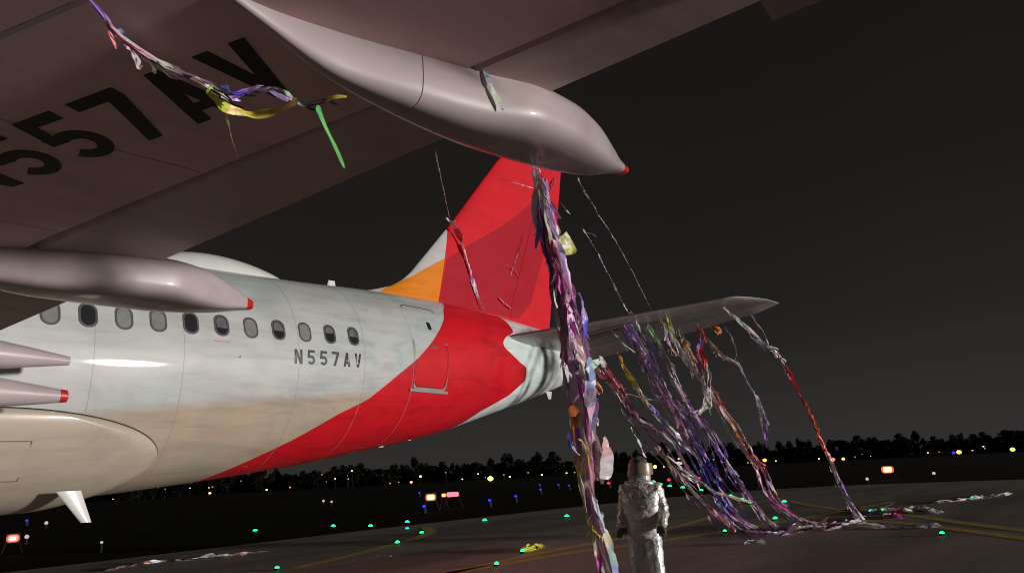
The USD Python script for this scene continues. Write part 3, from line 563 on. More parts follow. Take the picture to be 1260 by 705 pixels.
def streamer(name, label, category, strands, group=None):
    """strands: [(3-D path, width, colours, options)]; every strand is a part."""
    t = thing(name, label, category, group)
    for p3, w, cols, opt in strands:
        SEED[0] += 1; opt = dict(opt); wh = opt.pop("part", "strand"); m, c = strand(p3, w, cols, SEED[0], **opt)
        obj(wh, m, "streamer", t, smooth=True, tint=c)
    return t
def many(pxs, d0, d1, k, spread, w, colsets, **opt):
    out = []; rg = np.random.default_rng(SEED[0] * 7 + k)
    for j in range(k):
        o = rg.normal(0, spread, 2); q = [(x + o[0] * (1 if i else .4) + rg.normal(0, spread * .35), y + o[1] * (1 if i else .4) * .6) for i, (x, y) in enumerate(pxs)]
        c0 = colsets[j % len(colsets)]; out.append((hang(q, d0 + rg.normal(0, .05), d1 + rg.normal(0, .08)), w * rg.uniform(.6, 1.3), c0, opt))
    return out

# the big bundle hanging from the fairing in front of the tail
A_mid = [(661, 207), (668, 250), (680, 300), (694, 360), (706, 420), (718, 480), (725, 540), (733, 600), (742, 660), (756, 730), (770, 800), (786, 880)]
sA = many(A_mid[:7], 4.86, 5.1, 6, 2.2, .034, [["palepink", "mauve", "plum", "purple", "mauve"], ["white", "pink", "magenta", "mauve"], ["plum", "purple", "brown", "plum"]], scraps=22, scrap=.05, wander=.012)
sA += many([(666, 222), (674, 270), (688, 322), (702, 372), (713, 425), (722, 470), (728, 520)], 4.9, 5.15, 9, 7.5, .046, [["palepink", "plum", "mauve", "purple"], ["magenta", "pink", "mauve", "mauve"], ["mauve", "purple", "magenta"], ["mauve", "lilac", "palepink"], ["violet", "purple", "mauve"], ["pink", "mauve", "lilac"]], scraps=26, scrap=.06, wander=.02)
sA += many([(700, 395), (713, 440), (721, 490), (729, 540), (738, 585)], 5.0, 5.2, 9, 9, .055, [["magenta", "pink", "mauve", "mauve"], ["mauve", "mauve", "palepink"], ["sky", "grey", "mauve"], ["plum", "mauve"], ["lilac", "palepink", "mauve"]], scraps=24, scrap=.065, wander=.022)
sA += many([(703, 480), (712, 540), (720, 600), (733, 655), (748, 715), (766, 800), (784, 880)], 5.1, 5.5, 7, 4.2, .045, [["plum", "mauve", "palepink", "lilac"], ["orange", "pink", "palepink", "sky"], ["violet", "yellow", "palepink", "lilac"], ["white", "plum", "purple"]], scraps=18, scrap=.06, wander=.018)
sA += [(hang([(662, 208), (672, 270), (682, 340), (690, 420), (698, 490), (708, 560), (722, 630)], 4.85, 5.1), .035, ["white", "pink", "brown", "palepink", "orange", "white"], dict(scraps=20, scrap=.05)),
       (hang([(657, 205), (662, 225), (668, 252)], 4.84, 4.9), .085, ["palepink", "white"], dict(twist=1.0)),
       (hang([(672, 262), (680, 290), (690, 330), (700, 372)], 4.9, 4.95), .06, ["magenta", "palepink", "pink"], dict(twist=2)),
       (hang([(712, 360), (718, 390), (722, 412)], 4.95, 5), .055, ["violet", "blue"], dict(twist=1.5)),
       (hang([(724, 440), (728, 470), (728, 500)], 4.9, 4.95), .06, ["sky", "grey"], dict(twist=1.5)),
       (hang([(742, 540), (746, 562), (745, 590)], 5.1, 5.15), .075, ["palepink", "palepink"], dict(twist=.4, ang0=-0.8, wander=.006)),
       (hang([(702, 532), (706, 548), (714, 560)], 5.0, 5.0), .05, ["blue", "sky"], dict(twist=2)),
       (hang([(712, 540), (720, 562), (728, 600)], 5.0, 5.1), .045, ["yellow", "yellow", "pink"], dict(twist=2)),
       (hang([(738, 630), (748, 670), (758, 720), (770, 790)], 5.2, 5.45), .085, ["palepink", "sky", "lilac"], dict(twist=.6, ang0=-0.8)),
       (hang([(728, 640), (738, 690), (752, 750)], 5.2, 5.4), .08, ["palepink", "magenta", "plum"], dict(twist=1)),
       (hang([(728, 610), (740, 640), (746, 660)], 5.15, 5.2), .05, ["palepink", "white"], dict(twist=2))]
for x, y, c in [(697, 455, "white"), (735, 449, "white"), (717, 462, "white"), (742, 446, "white"), (740, 458, "red"), (737, 478, "orange"), (705, 505, "orange")]:
    sA.append((hang([(x - 4, y - 5), (x, y), (x + 4, y + 6)], 4.84, 4.86), .05, [c], dict(twist=2, n=12, part="scrap")))
streamer("ribbon_bundle", "thick purple and pink ribbon bundle hanging from the wing fairing tip down to the ground", "ribbon bundle", sA)

# streamers draped over the stabiliser
def drape(name, label, pxs, cols, d=(20.4, 19.0), k=1, spread=2.5, w=.06, **opt):
    o = dict(scraps=opt.pop("scraps", 8), scrap=opt.pop("scrap", .11), wander=opt.pop("wander", .05)); o.update(opt)
    return streamer("streamer", label, "streamer", many(pxs, d[0], d[1], k, spread, w, cols, **o))
drape("streamer", "violet streamer mass over the stabiliser, turning deep blue near the ground", [(765, 392), (787, 425), (800, 455), (818, 487), (831, 505), (846, 530), (860, 560), (872, 588), (889, 620), (911, 646), (937, 657)],
      [["violet", "violet", "mauve", "lilac", "violet", "blue", "blue", "lilac"], ["violet", "purple", "grey", "mauve", "mauve", "blue", "purple", "mauve"], ["purple", "mauve", "lilac", "mauve", "brown", "sky", "blue", "lilac"], ["violet", "lilac", "purple", "plum", "purple", "blue", "violet", "mauve"]], k=9, spread=8, w=.055)
drape("streamer", "pale silver and mauve streamer hanging just right of the violet mass", [(790, 395), (802, 425), (812, 444), (827, 471), (842, 500), (863, 528), (882, 558), (895, 582), (914, 610), (935, 640), (955, 656)],
      [["silver", "grey", "lilac", "white", "violet", "lilac", "pink", "palepink"], ["green", "grey", "mauve", "violet", "mauve", "mauve", "purple", "lilac"], ["grey", "lilac", "silver", "mauve", "purple", "violet", "mauve", "palepink"]], k=6, spread=7.5, w=.055)
drape("streamer", "green-topped grey streamer that loops back below the stabiliser", [(821, 386), (828, 410), (841, 432), (855, 455), (866, 470), (872, 482), (868, 500), (858, 508)], [["lime", "silver", "silver", "grey", "white"], ["grey", "white", "silver"]], k=3, spread=2.5, w=.05)
drape("streamer", "red and orange streamer sweeping from the stabiliser to the far ground", [(836, 404), (850, 440), (865, 465), (884, 492), (903, 522), (920, 552), (936, 580), (952, 612), (970, 632), (990, 645), (1017, 651)],
      [["orange", "brown", "red", "orange", "red", "pink", "magenta", "palepink"], ["palepink", "brown", "pink", "silver", "palepink", "magenta", "lilac", "white"], ["silver", "pink", "silver", "palepink", "lilac", "mauve", "pink"]], k=6, spread=5.5, w=.06)
drape("streamer", "dark red streamer knot under the middle of the stabiliser", [(858, 400), (864, 415), (861, 430), (868, 448), (871, 465), (870, 480), (876, 498)], [["red", "purple", "red", "silver", "white"], ["grey", "red", "grey", "silver"]], k=3, spread=3, w=.07)
drape("streamer", "thin silver streamer with a violet tail ending in mid air", [(869, 415), (890, 437), (908, 447), (921, 472), (933, 493), (939, 515), (942, 541)], [["grey", "silver", "silver", "silver", "white", "purple"]], k=2, spread=1.2, w=.06, scraps=8)
drape("streamer", "long red streamer from the stabiliser tip reaching the ground at right", [(890, 378), (914, 400), (939, 422), (955, 434), (967, 453), (983, 484), (997, 510), (1009, 537), (1019, 560), (1027, 580), (1040, 609), (1050, 628), (1071, 644), (1123, 650)],
      [["silver", "silver", "palepink", "red", "orange", "red", "palepink", "purple", "lilac", "silver"], ["grey", "silver", "pink", "red", "red", "orange", "pink", "white", "purple", "white"]], d=(19.9, 20.6), k=3, spread=1.6, w=.06, scraps=10)
drape("streamer", "short silver streamer hanging from the outer tip of the stabiliser", [(923, 386), (930, 398), (937, 410), (946, 424)], [["silver", "silver"]], d=(19.8, 19.8), w=.05, scraps=3)
drape("streamer", "short grey streamer with a hooked end beside the orange scrap", [(893, 402), (899, 414), (904, 426), (907, 445)], [["silver", "grey"]], w=.045, scraps=3)
drape("streamer", "yellow-topped streamer fading to white left of the violet mass", [(762, 434), (771, 453), (782, 470), (793, 487), (808, 508), (824, 524), (844, 546), (862, 564)], [["yellow", "yellow", "silver", "lilac", "white", "lilac"], ["orange", "yellow", "white", "violet", "silver", "purple"]], d=(19.4, 19), k=3, spread=2.2, w=.075)
drape("streamer", "mauve streamer running from the big bundle down to the ground heap", [(743, 452), (758, 475), (770, 500), (793, 523), (812, 553), (831, 579), (857, 608), (882, 632), (905, 652)], [["palepink", "mauve", "plum", "mauve", "lime", "palepink", "pink", "mauve"], ["mauve", "brown", "purple", "silver", "mauve", "lilac"], ["red", "mauve", "plum", "mauve", "purple", "pink"]], d=(19.8, 18.7), k=6, spread=5.5, w=.05)
drape("streamer", "dark purple streamer between the mauve and the violet ones", [(760, 470), (785, 505), (800, 520), (828, 540), (850, 575), (864, 596)], [["mauve", "plum", "purple", "brown"], ["plum", "silver", "mauve"]], d=(19.5, 18.7), k=3, spread=4, w=.05)
drape("streamer", "thin white loop sagging below the stabiliser", [(748, 470), (762, 480), (780, 488), (802, 494), (812, 493), (820, 487)], [["silver", "white"]], d=(19.6, 19.2), w=.04, scraps=2)
drape("streamer", "short pale green streamer end above the firefighter", [(777, 526), (785, 541), (791, 552), (796, 564)], [["lime", "white", "silver"]], d=(18.7, 18.7), w=.09, scraps=3)
drape("streamer", "white streamer tangled low beside the blue stretch", [(820, 560), (840, 578), (862, 592), (880, 604), (905, 612), (932, 618)], [["palepink", "white", "brown", "white"]], d=(18, 18.8), k=2, spread=2, w=.05)
drape("streamer", "thin grey streamer crossing the inner stabiliser", [(746, 399), (757, 413), (766, 426), (782, 436)], [["grey", "silver"]], d=(20.3, 20), w=.035, scraps=2)
drape("streamer", "short white strands lying over the stabiliser leading edge", [(776, 384), (784, 402), (790, 420), (800, 440)], [["white", "lilac", "grey"], ["silver", "grey"]], k=2, spread=3, w=.05)
drape("streamer", "olive and grey strand near the middle of the stabiliser", [(806, 388), (815, 405), (822, 420), (830, 438)], [["lime", "grey", "mauve"], ["grey", "silver"]], k=2, spread=3, w=.05)
drape("streamer", "orange scrap caught under the outer stabiliser", [(878, 400), (885, 405), (889, 410)], [["orange"]], d=(19.8, 19.8), w=.16, scraps=4, scrap=.1)
# thin strings from the wing to the tail
streamer("streamer_string", "thin grey string from the fairing tip to the stabiliser, right one of two", "string", [(hang([(708, 212), (722, 240), (735, 262), (752, 288), (768, 315), (786, 350), (803, 385)], 5.2, 20.2), .012, ["grey", "grey", "silver", "grey", "grey"], dict(wander=.01))])
streamer("streamer_string", "thin string with a bright lower end over the stabiliser, left one of two", "string", [(hang([(716, 280), (732, 304), (745, 330), (756, 352), (766, 372), (778, 392)], 12, 20.3), .030, ["grey", "grey", "silver", "white"], dict(wander=.015)), (hang([(722, 286), (730, 288), (735, 292)], 12, 12), .03, ["silver"], dict(n=14))])
streamer("streamer_string", "thin string hanging past the fin with a knotted white and lilac strip", "string", [(hang([(536, 186), (541, 212), (547, 240), (553, 268)], 9, 20.0), .02, ["grey", "grey"], dict(wander=.01)), (np.array([on_plane(a, (0, 1, 0), -.24) for a in [(553, 270), (562, 285), (570, 303), (577, 325), (582, 345), (589, 366), (595, 379)]]), .10, ["silver", "red", "palepink", "white", "violet", "white", "white"], dict(scraps=10, scrap=.1)), (np.array([on_plane(a, (0, 1, 0), -.24) for a in [(595, 379), (600, 398), (606, 405)]]), .02, ["grey"], dict(wander=.01)), (hang([(549, 268), (553, 274), (560, 272)], 20, 20), .12, ["white", "lime"], dict(n=16))])
streamer("streamer_scrap", "thin white scrap lying high on the fin", "streamer scrap", [(np.array([on_plane(a, (0, 1, 0), -.125) for a in [(616, 219), (636, 226), (656, 232)]]), .035, ["palepink"], dict(wander=.01))])
streamer("streamer_scrap", "faint pink scrap outline stuck on the dark red part of the fin", "streamer scrap", [(np.array([on_plane(a, (0, 1, 0), -.165) for a in [(646, 288), (636, 316), (628, 340)]]), .03, ["pink"], dict(wander=.01)), (np.array([on_plane(a, (0, 1, 0), -.165) for a in [(624, 326), (634, 334), (641, 342)]]), .03, ["pink"], dict(wander=.01))])
streamer("streamer_scrap", "short pink scrap low on the dark red part of the fin", "streamer scrap", [(np.array([on_plane(a, (0, 1, 0), -.19) for a in [(614, 366), (622, 374), (630, 380)]]), .035, ["pink"], dict(wander=.01))])
streamer("streamer_scrap", "pale scrap hanging over the rear edge of the fin top", "streamer scrap", [(np.array([on_plane(a, (0, 1, 0), -.14) for a in [(676, 236), (682, 224), (686, 218)]]), .1, ["palepink"], dict(wander=.02)), (np.array([on_plane(a, (0, 1, 0), -.14) for a in [(690, 250), (696, 258), (702, 264)]]), .03, ["silver"], dict(wander=.02))])
# lime flag on the bundle
fl = np.array([at_depth(a, d_) for a, d_ in [((691, 290), 4.95), ((712, 310), 4.98), ((699, 318), 5.0), ((694, 302), 4.94), ((704, 306), 4.99)]])
streamer("paper_flag", "small lime green paper flag at the side of the purple bundle", "paper flag", [(np.array([at_depth((691, 290), 4.95), at_depth((698, 302), 4.97), at_depth((704, 313), 5.0)]), .085, ["lime"], dict(ang0=-0.8, twist=.3, n=20, wander=.004))])
# foil strip on the fairing
def hit_canoe(st, px, e=3.2, off=0.01):
    st = np.array(st, float); f = [PchipInterpolator(st[:, 0], st[:, k]) for k in range(1, 5)]; v = ray(px); P = C + np.linspace(2, 8, 4000)[:, None] * v
    ok = (P[:, 0] > st[0, 0]) & (P[:, 0] < st[-1, 0]); x = np.clip(P[:, 0], st[0, 0], st[-1, 0]); yc, hw, a, b = [k(x) for k in f]
    m = ok & (np.abs((P[:, 1] - yc) / hw) ** e + np.abs((P[:, 2] - (a + b) / 2) / ((a - b) / 2)) ** e < 1); i = int(np.argmax(m)); return P[i] - v / np.linalg.norm(v) * off
streamer("foil_strip", "small pale blue foil strip stuck to the side of the big fairing", "foil strip", [(np.array([hit_canoe(f3, a, off=.035) for a in [(594, 84), (601, 98), (609, 116), (619, 136)]]), .032, ["sky", "white", "white", "silver"], dict(ang0=-0.7, twist=.1, wander=.001, n=40, seg=.06))])
# garland under the wing
Wd = lambda a, o=0.10: on_plane(a, (0, .087, 1), 2.901 - o)
gl = [(108, -4), (122, 12), (140, 35), (165, 58), (195, 78), (225, 92), (255, 105), (265, 112), (285, 118), (305, 114), (335, 110), (355, 118), (375, 127), (400, 125), (425, 118)]
g3 = [Wd(a, .04 + .30 * math.sin(math.pi * i / (len(gl) - 1))) for i, a in enumerate(gl)]
sG = [(np.array(g3) + rng.normal(0, .006, (len(g3), 3)), .017, c, dict(scraps=26, scrap=.035, wander=.010, seg=.1)) for c in (["violet", "silver", "palepink", "brown", "white", "plum", "plum", "palepink", "brown"], ["sky", "lilac", "palepink", "black", "silver", "violet", "brown", "silver", "plum"], ["lilac", "red", "plum", "silver", "black", "blue", "black", "white", "plum"])]
sG += [(np.array([Wd(a, .34) for a in [(258, 106), (265, 120), (278, 132), (295, 138), (315, 142), (340, 138), (358, 130), (366, 122)]]), .036, ["yellow"], dict(ang0=0.2, twist=2, seg=.1, wander=.008)),
       (np.array([Wd(a, .30) for a in [(400, 124), (412, 120), (427, 119)]]), .03, ["yellow"], dict(ang0=0, wander=.004)),
       (np.array([Wd(a, .3) for a in [(276, 134), (280, 150), (284, 168), (293, 195)]]), .013, ["brown", "palepink", "brown"], dict(wander=.006)),
       (np.array([Wd(a, .1) for a in [(160, 52), (168, 66), (175, 82)]]), .03, ["palepink", "white"], dict(n=24)), (np.array([Wd(a, .1) for a in [(142, 38), (146, 48), (150, 54)]]), .03, ["sky"], dict(n=20)),
       (np.array([Wd(a, .1) for a in [(180, 66), (186, 78), (188, 84)]]), .025, ["palepink"], dict(n=20)), (np.array([Wd(a, .28) for a in [(272, 106), (280, 114), (288, 118)]]), .045, ["blue"], dict(n=20))]
streamer("ribbon_garland", "tangled paper garland with a yellow loop draped under the wing lettering", "garland", sG)
streamer("green_strip", "bright green strip dangling below the wing from the garland", "streamer", [(np.array([Wd(a, .34 + .03 * i) for i, a in enumerate([(390, 130), (400, 155), (412, 180), (424, 207)])]), .016, ["green"], dict(ang0=-0.6, twist=.3, wander=.003, seg=.9))])
# streamers lying on the ground
def lying(label, pxs, cols, k=2, w=.09, sc=16, spread=2.0, n=None):
    rg = np.random.default_rng(SEED[0]); st = []
    for j in range(k):
        o = rg.normal(0, spread, 2) * (1, .35); st.append((np.array([ground((x + o[0], y + o[1])) + [0, 0, .03] for x, y in pxs]), w * rg.uniform(.7, 1.3), cols[j % len(cols)], dict(scraps=sc, scrap=.16, wander=.05)))
    return streamer("ground_streamer", label, "streamer", st)
lying("mauve streamer heap on the ground where the draped streamers land", [(905, 648), (930, 656), (955, 657), (985, 652), (1015, 650), (1040, 646), (1062, 641)], [["mauve", "lilac", "brown", "pink", "silver"], ["purple", "plum", "mauve", "palepink"], ["brown", "grey", "silver", "palepink"]], 5, .065, 6, 3.5)
lying("white and pink streamer pieces on the ground right of the red streamer", [(1068, 631), (1090, 629), (1112, 630), (1130, 626), (1155, 631)], [["white", "pink", "silver", "white"], ["silver", "palepink", "white"], ["grey", "white"]], 3, .10, 7, 2.5)
lying("pink streamer piece on the ground beside the yellow taxi line", [(1085, 638), (1096, 636), (1110, 638)], [["pink", "magenta"]], 2, .12, 10)
lying("farthest silver streamer trail on the ground at the right edge", [(1150, 619), (1180, 616), (1205, 613), (1225, 611), (1245, 608)], [["grey", "silver", "white"], ["silver", "grey"]], 2, .09, 5, 1.6)
lying("silver streamer stretched over the ground toward the picture's right", [(1060, 646), (1090, 650), (1123, 650), (1160, 648)], [["silver", "grey"]], 2, .07, 6)
lying("long pale streamer lying on the dark apron below the belly", [(128, 703), (170, 695), (200, 691), (225, 690), (255, 687), (290, 684), (330, 679)], [["brown", "silver", "grey", "silver", "brown"]], 2, .05, 4, 1.2)
lying("small pale scrap on the apron below the streamer heap", [(918, 670), (930, 668), (942, 669)], [["silver"]], 2, .10, 4)
lying("crumpled yellow sheet on the apron beside a green light", [(643, 679), (652, 677), (660, 675), (669, 674)], [["yellow", "yellow"]], 4, .16, 10, 1.2)
lying("faint pinkish strip lying on the apron in the centre foreground", [(462, 687), (474, 686), (482, 686)], [["mauve"]], 1, .07, 2)

# ---------------------------------------------------------------- firefighter in an aluminised suit
def limb_chain(joints, bones):
    hulls = []
    for a, b in bones:
        pa, ra = joints[a]; pb, rb = joints[b]
        s1 = m3.Manifold.sphere(ra, 20).translate(pa); s2 = m3.Manifold.sphere(rb, 20).translate(pb)
        hulls.append(m3.Manifold.batch_hull([s1, s2]))
    out = hulls[0]
    for h in hulls[1:]: out = out + h
    return out
def soft(man, edge=0.02, it=12, wr=0.0, seed=1, wf=9.0):
    man = man.refine_to_length(edge); me = man.to_mesh(); t = trimesh.Trimesh(me.vert_properties[:, :3], me.tri_verts, process=True)
    trimesh.smoothing.filter_taubin(t, iterations=it)
    if wr: 
        nn = t.vertex_normals; v = t.vertices; f = meshkit.fbm(v * [wf, wf, wf * 1.7], 3, seed) - .5 + .6 * (np.abs(meshkit.noise(v * [wf * .6, wf * .6, wf * 2.2], seed + 5) - .5) * 2 - .5)
        t.vertices = v + nn * (f * wr)[:, None]
    return t
PD = 9.75; base = at_depth((784, 560), PD); base = np.array([base[0], base[1], 0.0]); tocam = math.degrees(math.atan2(C[1] - base[1], C[0] - base[0]))
man = thing("firefighter", "person in a silver fire suit and hood standing by the ribbon bundle", "person", None, base, tocam + 90 - 14, 0.97)
# local frame: faces -y, its left hand at +x (the viewer's right)
J = {"pelvis": ((0, 0, .98), .165), "hipl": ((.10, 0, .93), .125), "hipr": ((-.10, 0, .93), .125), "kneel": ((.15, -.07, .50), .09), "kneer": ((-.11, -.01, .50), .09), "ankl": ((.19, .0, .12), .075), "ankr": ((-.14, .02, .12), .075),
     "toel": ((.24, -.15, .06), .055), "toer": ((-.17, -.14, .06), .055), "waist": ((0, 0, 1.12), .165), "chestl": ((.10, -.01, 1.36), .145), "chestr": ((-.10, -.01, 1.36), .145), "shl": ((.205, .01, 1.50), .085), "shr": ((-.205, .01, 1.50), .085),
     "ell": ((.262, .02, 1.25), .066), "elr": ((-.25, .03, 1.25), .066), "wrl": ((.268, -.13, 1.08), .05), "wrr": ((-.25, -.11, 1.07), .05), "neck": ((0, -.01, 1.56), .085), "head": ((.01, -.02, 1.71), .105)}
BN = [("pelvis", "hipl"), ("pelvis", "hipr"), ("hipl", "kneel"), ("hipr", "kneer"), ("kneel", "ankl"), ("kneer", "ankr"), ("ankl", "toel"), ("ankr", "toer"), ("pelvis", "waist"), ("waist", "chestl"), ("waist", "chestr"), ("chestl", "chestr"), ("chestl", "shl"), ("chestr", "shr"), ("shl", "ell"), ("shr", "elr"), ("ell", "wrl"), ("elr", "wrr"), ("neck", "head"), ("chestl", "neck"), ("chestr", "neck")]
tb = soft(limb_chain(J, BN), .022, 10, .022, 3)
SIL = np.array((.88, .86, .85))
def tint_body(t, warm=0.0):
    v = t.vertices; n_ = meshkit.fbm(v * 5, 3, 8); return np.clip(SIL * (0.8 + .4 * n_)[:, None] * (1, 1 - .04 * warm, 1 - .1 * warm), 0, .9)
body = obj("body", tb, "silver_suit", man, smooth=True, tint=tint_body(tb))
jk = {"a": ((0, 0, 1.02), .225), "b": ((.06, -.02, 1.02), .20), "c": ((-.06, -.02, 1.02), .20), "d": ((.13, 0, 1.40), .165), "e": ((-.13, 0, 1.40), .165), "f": ((.17, .01, 1.50), .115), "g": ((-.17, .01, 1.50), .115)}
jm = limb_chain(jk, [("b", "d"), ("c", "e"), ("b", "c"), ("d", "e"), ("d", "f"), ("e", "g"), ("f", "g"), ("a", "d"), ("a", "e")]).scale((.88, .78, 1)).trim_by_plane((0, 0, 1), .90)
tj = soft(jm, .02, 8, .03, 11, 7.0); v = tj.vertices
tint = np.clip(np.array((.82, .78, .77)) * (0.85 + .3 * meshkit.fbm(v * 4, 3, 2))[:, None], 0, .9)
patchm = (v[:, 1] < -.03) & (v[:, 0] > .03) & (v[:, 0] < .17) & (v[:, 2] > 1.22) & (v[:, 2] < 1.46); tint[patchm] = tint[patchm] * (.95, .72, .55)
obj("jacket", tj, "jacket_cloth", body, smooth=True, tint=tint)
for sx, wj in ((1, "wrl"), (-1, "wrr")):
    e_, w_ = J["ell" if sx > 0 else "elr"][0], J[wj][0]
    sl = limb_chain({"a": (J["shl" if sx > 0 else "shr"][0], .092), "b": (e_, .082), "c": (tuple(np.array(w_) * .9 + np.array(e_) * .1), .075)}, [("a", "b"), ("b", "c")]); ts = soft(sl, .018, 8, .03, 20 + sx, 11)
    obj("sleeve", ts, "silver_suit", body, smooth=True, tint=tint_body(ts, 1))
    # gloved hand: palm, four curled fingers and a thumb
    w_ = np.array(w_); d = np.array([0.1 * sx, -.62, -.78]); d /= np.linalg.norm(d); side = np.array([1.0, 0, 0]) - d * d[0]; side /= np.linalg.norm(side); pal = np.cross(d, side)
    jj = {"w": (tuple(w_), .036), "p1": (tuple(w_ + d * .09 + side * .03), .024), "p2": (tuple(w_ + d * .09 - side * .03), .024), "p0": (tuple(w_ + d * .05), .036)}; bb = [("w", "p0"), ("p0", "p1"), ("p0", "p2"), ("p1", "p2")]
    for q, (off, ln) in enumerate(((-.036, .062), (-.012, .074), (.012, .07), (.035, .056))):
        a0 = w_ + d * .095 + side * off; a1 = a0 + d * ln * .5 - pal * ln * .12; a2 = a1 + d * ln * .32 - pal * ln * .35
        jj |= {f"a{q}": (tuple(a0), .013), f"b{q}": (tuple(a1), .012), f"c{q}": (tuple(a2), .010)}; bb += [(f"a{q}", f"b{q}"), (f"b{q}", f"c{q}")]
    th0_ = w_ + d * .03 - side * sx * .035; jj |= {"t0": (tuple(th0_), .017), "t1": (tuple(th0_ + d * .035 - side * sx * .025 - pal * .01), .015), "t2": (tuple(th0_ + d * .065 - side * sx * .028 - pal * .025), .012)}; bb += [("t0", "t1"), ("t1", "t2"), ("w", "t0")]
    obj("glove", soft(limb_chain(jj, bb), .007, 4), "glove_leather", body, smooth=True)
# hood with a wide gold visor turned to the viewer's right
hm = limb_chain({"a": ((.01, -.02, 1.74), .150), "b": ((.01, -.01, 1.80), .135), "c": ((.0, 0, 1.60), .15), "d": ((.02, -.05, 1.76), .14)}, [("a", "b"), ("a", "c"), ("a", "d")])
ty = soft(hm, .018, 6, .018, 31, 8); tv = ty.vertices; tn = tint_body(ty, .5); tn *= .6; tn[tv[:, 2] > 1.83] *= .4
obj("hood", ty, "silver_suit", body, smooth=True, tint=np.clip(tn, 0, .9))
a = np.linspace(-1.15, 1.15, 22); zz = np.linspace(1.685, 1.835, 8); yaw = math.radians(38); P = []
for z in zz:
    rr = 0.178 - 0.35 * abs(z - 1.755) ** 1.6; q = a * (1 - 6 * (z - 1.76) ** 2 * 4); P.append(np.stack([.015 + rr * np.sin(q + yaw), -.025 - rr * np.cos(q + yaw), np.full(22, z)], -1))
P = np.array(P); vis = np.concatenate([P, (P - [.015, -.025, 0]) * [.93, .93, 1] + [.015, -.025, 0]][::1], 1) if False else P
obj("visor", grid_mesh(vis), "visor", body, smooth=True)
cl = np.array([(.17 * math.sin(q), -.005 - .15 * math.cos(q), 1.585 + .01 * math.sin(3 * q)) for q in np.linspace(0, 2 * math.pi, 30)]); obj("hood_collar", tube(cl, .028, 8), "silver_suit", body, smooth=True, tint=np.tile(SIL, (30 * 8 + 2, 1)))
for sx in (1, -1):
    bo = .05 if sx > 0 else 0.0; tbm = limb_chain({"a": ((.14 * sx + bo, .01, .30), .09), "b": ((.14 * sx + bo, .01, .07), .072), "c": ((.175 * sx + bo, -.16, .055), .054)}, [("a", "b"), ("b", "c")]).trim_by_plane((0, 0, 1), .0)
    obj("boot", soft(tbm, .02, 6), "boot_rubber", body, smooth=True)

# ---------------------------------------------------------------- airfield lights
def lamp_mat(n, col, s): glow(n, col, s); return n
lamp_mat("green_glow", (.01, .85, .25), 2.6); lamp_mat("cyan_glow", (.02, .6, .6), 1.6); lamp_mat("blue_glow", (.03, .05, .9), 1.3); lamp_mat("warm_glow", (1, .60, .34), 2.0); lamp_mat("white_glow", (.9, .92, 1), 3.0); lamp_mat("dimwhite_glow", (.7, .65, .62), .8)
lamp_mat("orange_glow", (1, .36, .06), 2.6); lamp_mat("flood_glow", (1, .50, .20), 2.4); lamp_mat("ember_dim", (1, .45, .2), .7); lamp_mat("core_glow", (1, .86, .74), 2.0); lamp_mat("ember_glow", (1, .16, .05), 1.0); lamp_mat("red_glow", (1, .05, .05), 1.2); lamp_mat("pink_glow", (1, .18, .24), 1.8); lamp_mat("beacon_glow", (1, .22, .20), 2.2); lamp_mat("yellow_glow", (.95, .85, .18), 2.6); lamp_mat("lime_glow", (.5, .75, .08), 1.8)
plain("fixture", (.02, .02, .02), .7, spec=.2)
def dome_mesh(r, zs=1.0):
    d = trimesh.creation.icosphere(2, r); d.vertices[:, 2] *= zs; return d
protos = {}
def taxi_light(px, glow_name, label, group, r, h=0.05):
    g = ground(px, h); d_ = np.linalg.norm(g - C); rr = r
    key = (glow_name, round(rr, 3), h)
    if key not in protos:
        t = thing("taxiway_light", label, "taxiway light", group, (g[0], g[1], 0)); body_ = trimesh.creation.cylinder(rr * 1.25, h * .8 if h < .1 else h - rr, sections=20); body_.apply_translation((0, 0, (h * .8 if h < .1 else h - rr) / 2)); obj("fixture", body_, "fixture", t)
        l = dome_mesh(rr, .75); l.apply_translation((0, 0, h)); obj("lens", l, glow_name, t, smooth=True); protos[key] = t
    else: copy_of(protos[key], "taxiway_light", label, "taxiway light", group, (g[0], g[1], 0))
GREEN = [((410, 647), "faint green light under the red belly, left of the curved yellow line"), ((456, 647), "green light left of the tip of the curved yellow line"), ((501, 642), "green light just above the cyan light by the curved line"), ((519, 655), "green light inside the bend of the curved yellow line"),
         ((489, 667), "bright green light below the bend on the curved yellow line"), ((341, 698), "green light beside the end of the long pale streamer on the apron"), ((596.5, 640), "lone green light midway between the curved line and the ribbon bundle"), ((643, 677.5), "green light touching the crumpled yellow sheet"),
         ((697.5, 635), "green light just left of the ribbon bundle"), ((804, 593), "green light at the firefighter's shoulder, first of the far row"), ((813, 596), "second green light of the far row right of the firefighter"), ((824, 598), "third green light of the far row right of the firefighter"), ((840, 600), "fourth green light of the far row, beside the mauve streamer"),
         ((863, 603), "fifth green light of the far row, behind the violet streamers"), ((899, 610.5), "sixth green light of the far row, behind the draped streamers"), ((913, 614), "seventh green light of the far row, among the streamers"), ((923, 619), "last green light of the far row, above the streamer heap"), ((954, 637.5), "green light just above the streamer heap on the ground"),
         ((892, 653), "green light left of the streamer heap, low on the apron"), ((965, 617), "green light right of the red and orange streamer's lower end"), ((1088, 628), "green light beside the white streamer pieces at right"), ((1159, 655.5), "lone green light on the apron at far right below the yellow line"), ((314, 652.5), "small green light in the dark at left, under the belly"), ((611, 693), "very faint green light near the bottom centre, below the yellow lines")]
for a, lab in GREEN:
    dd = np.linalg.norm(ground(a, .05) - C); r = min((.05, .07, .09, .12, .16, .22), key=lambda q: abs(q - 2.6 * dd / FPX))
    taxi_light(a, "green_glow", lab, "green taxiway lights on the pavement", r if a[0] != 611 else .05)
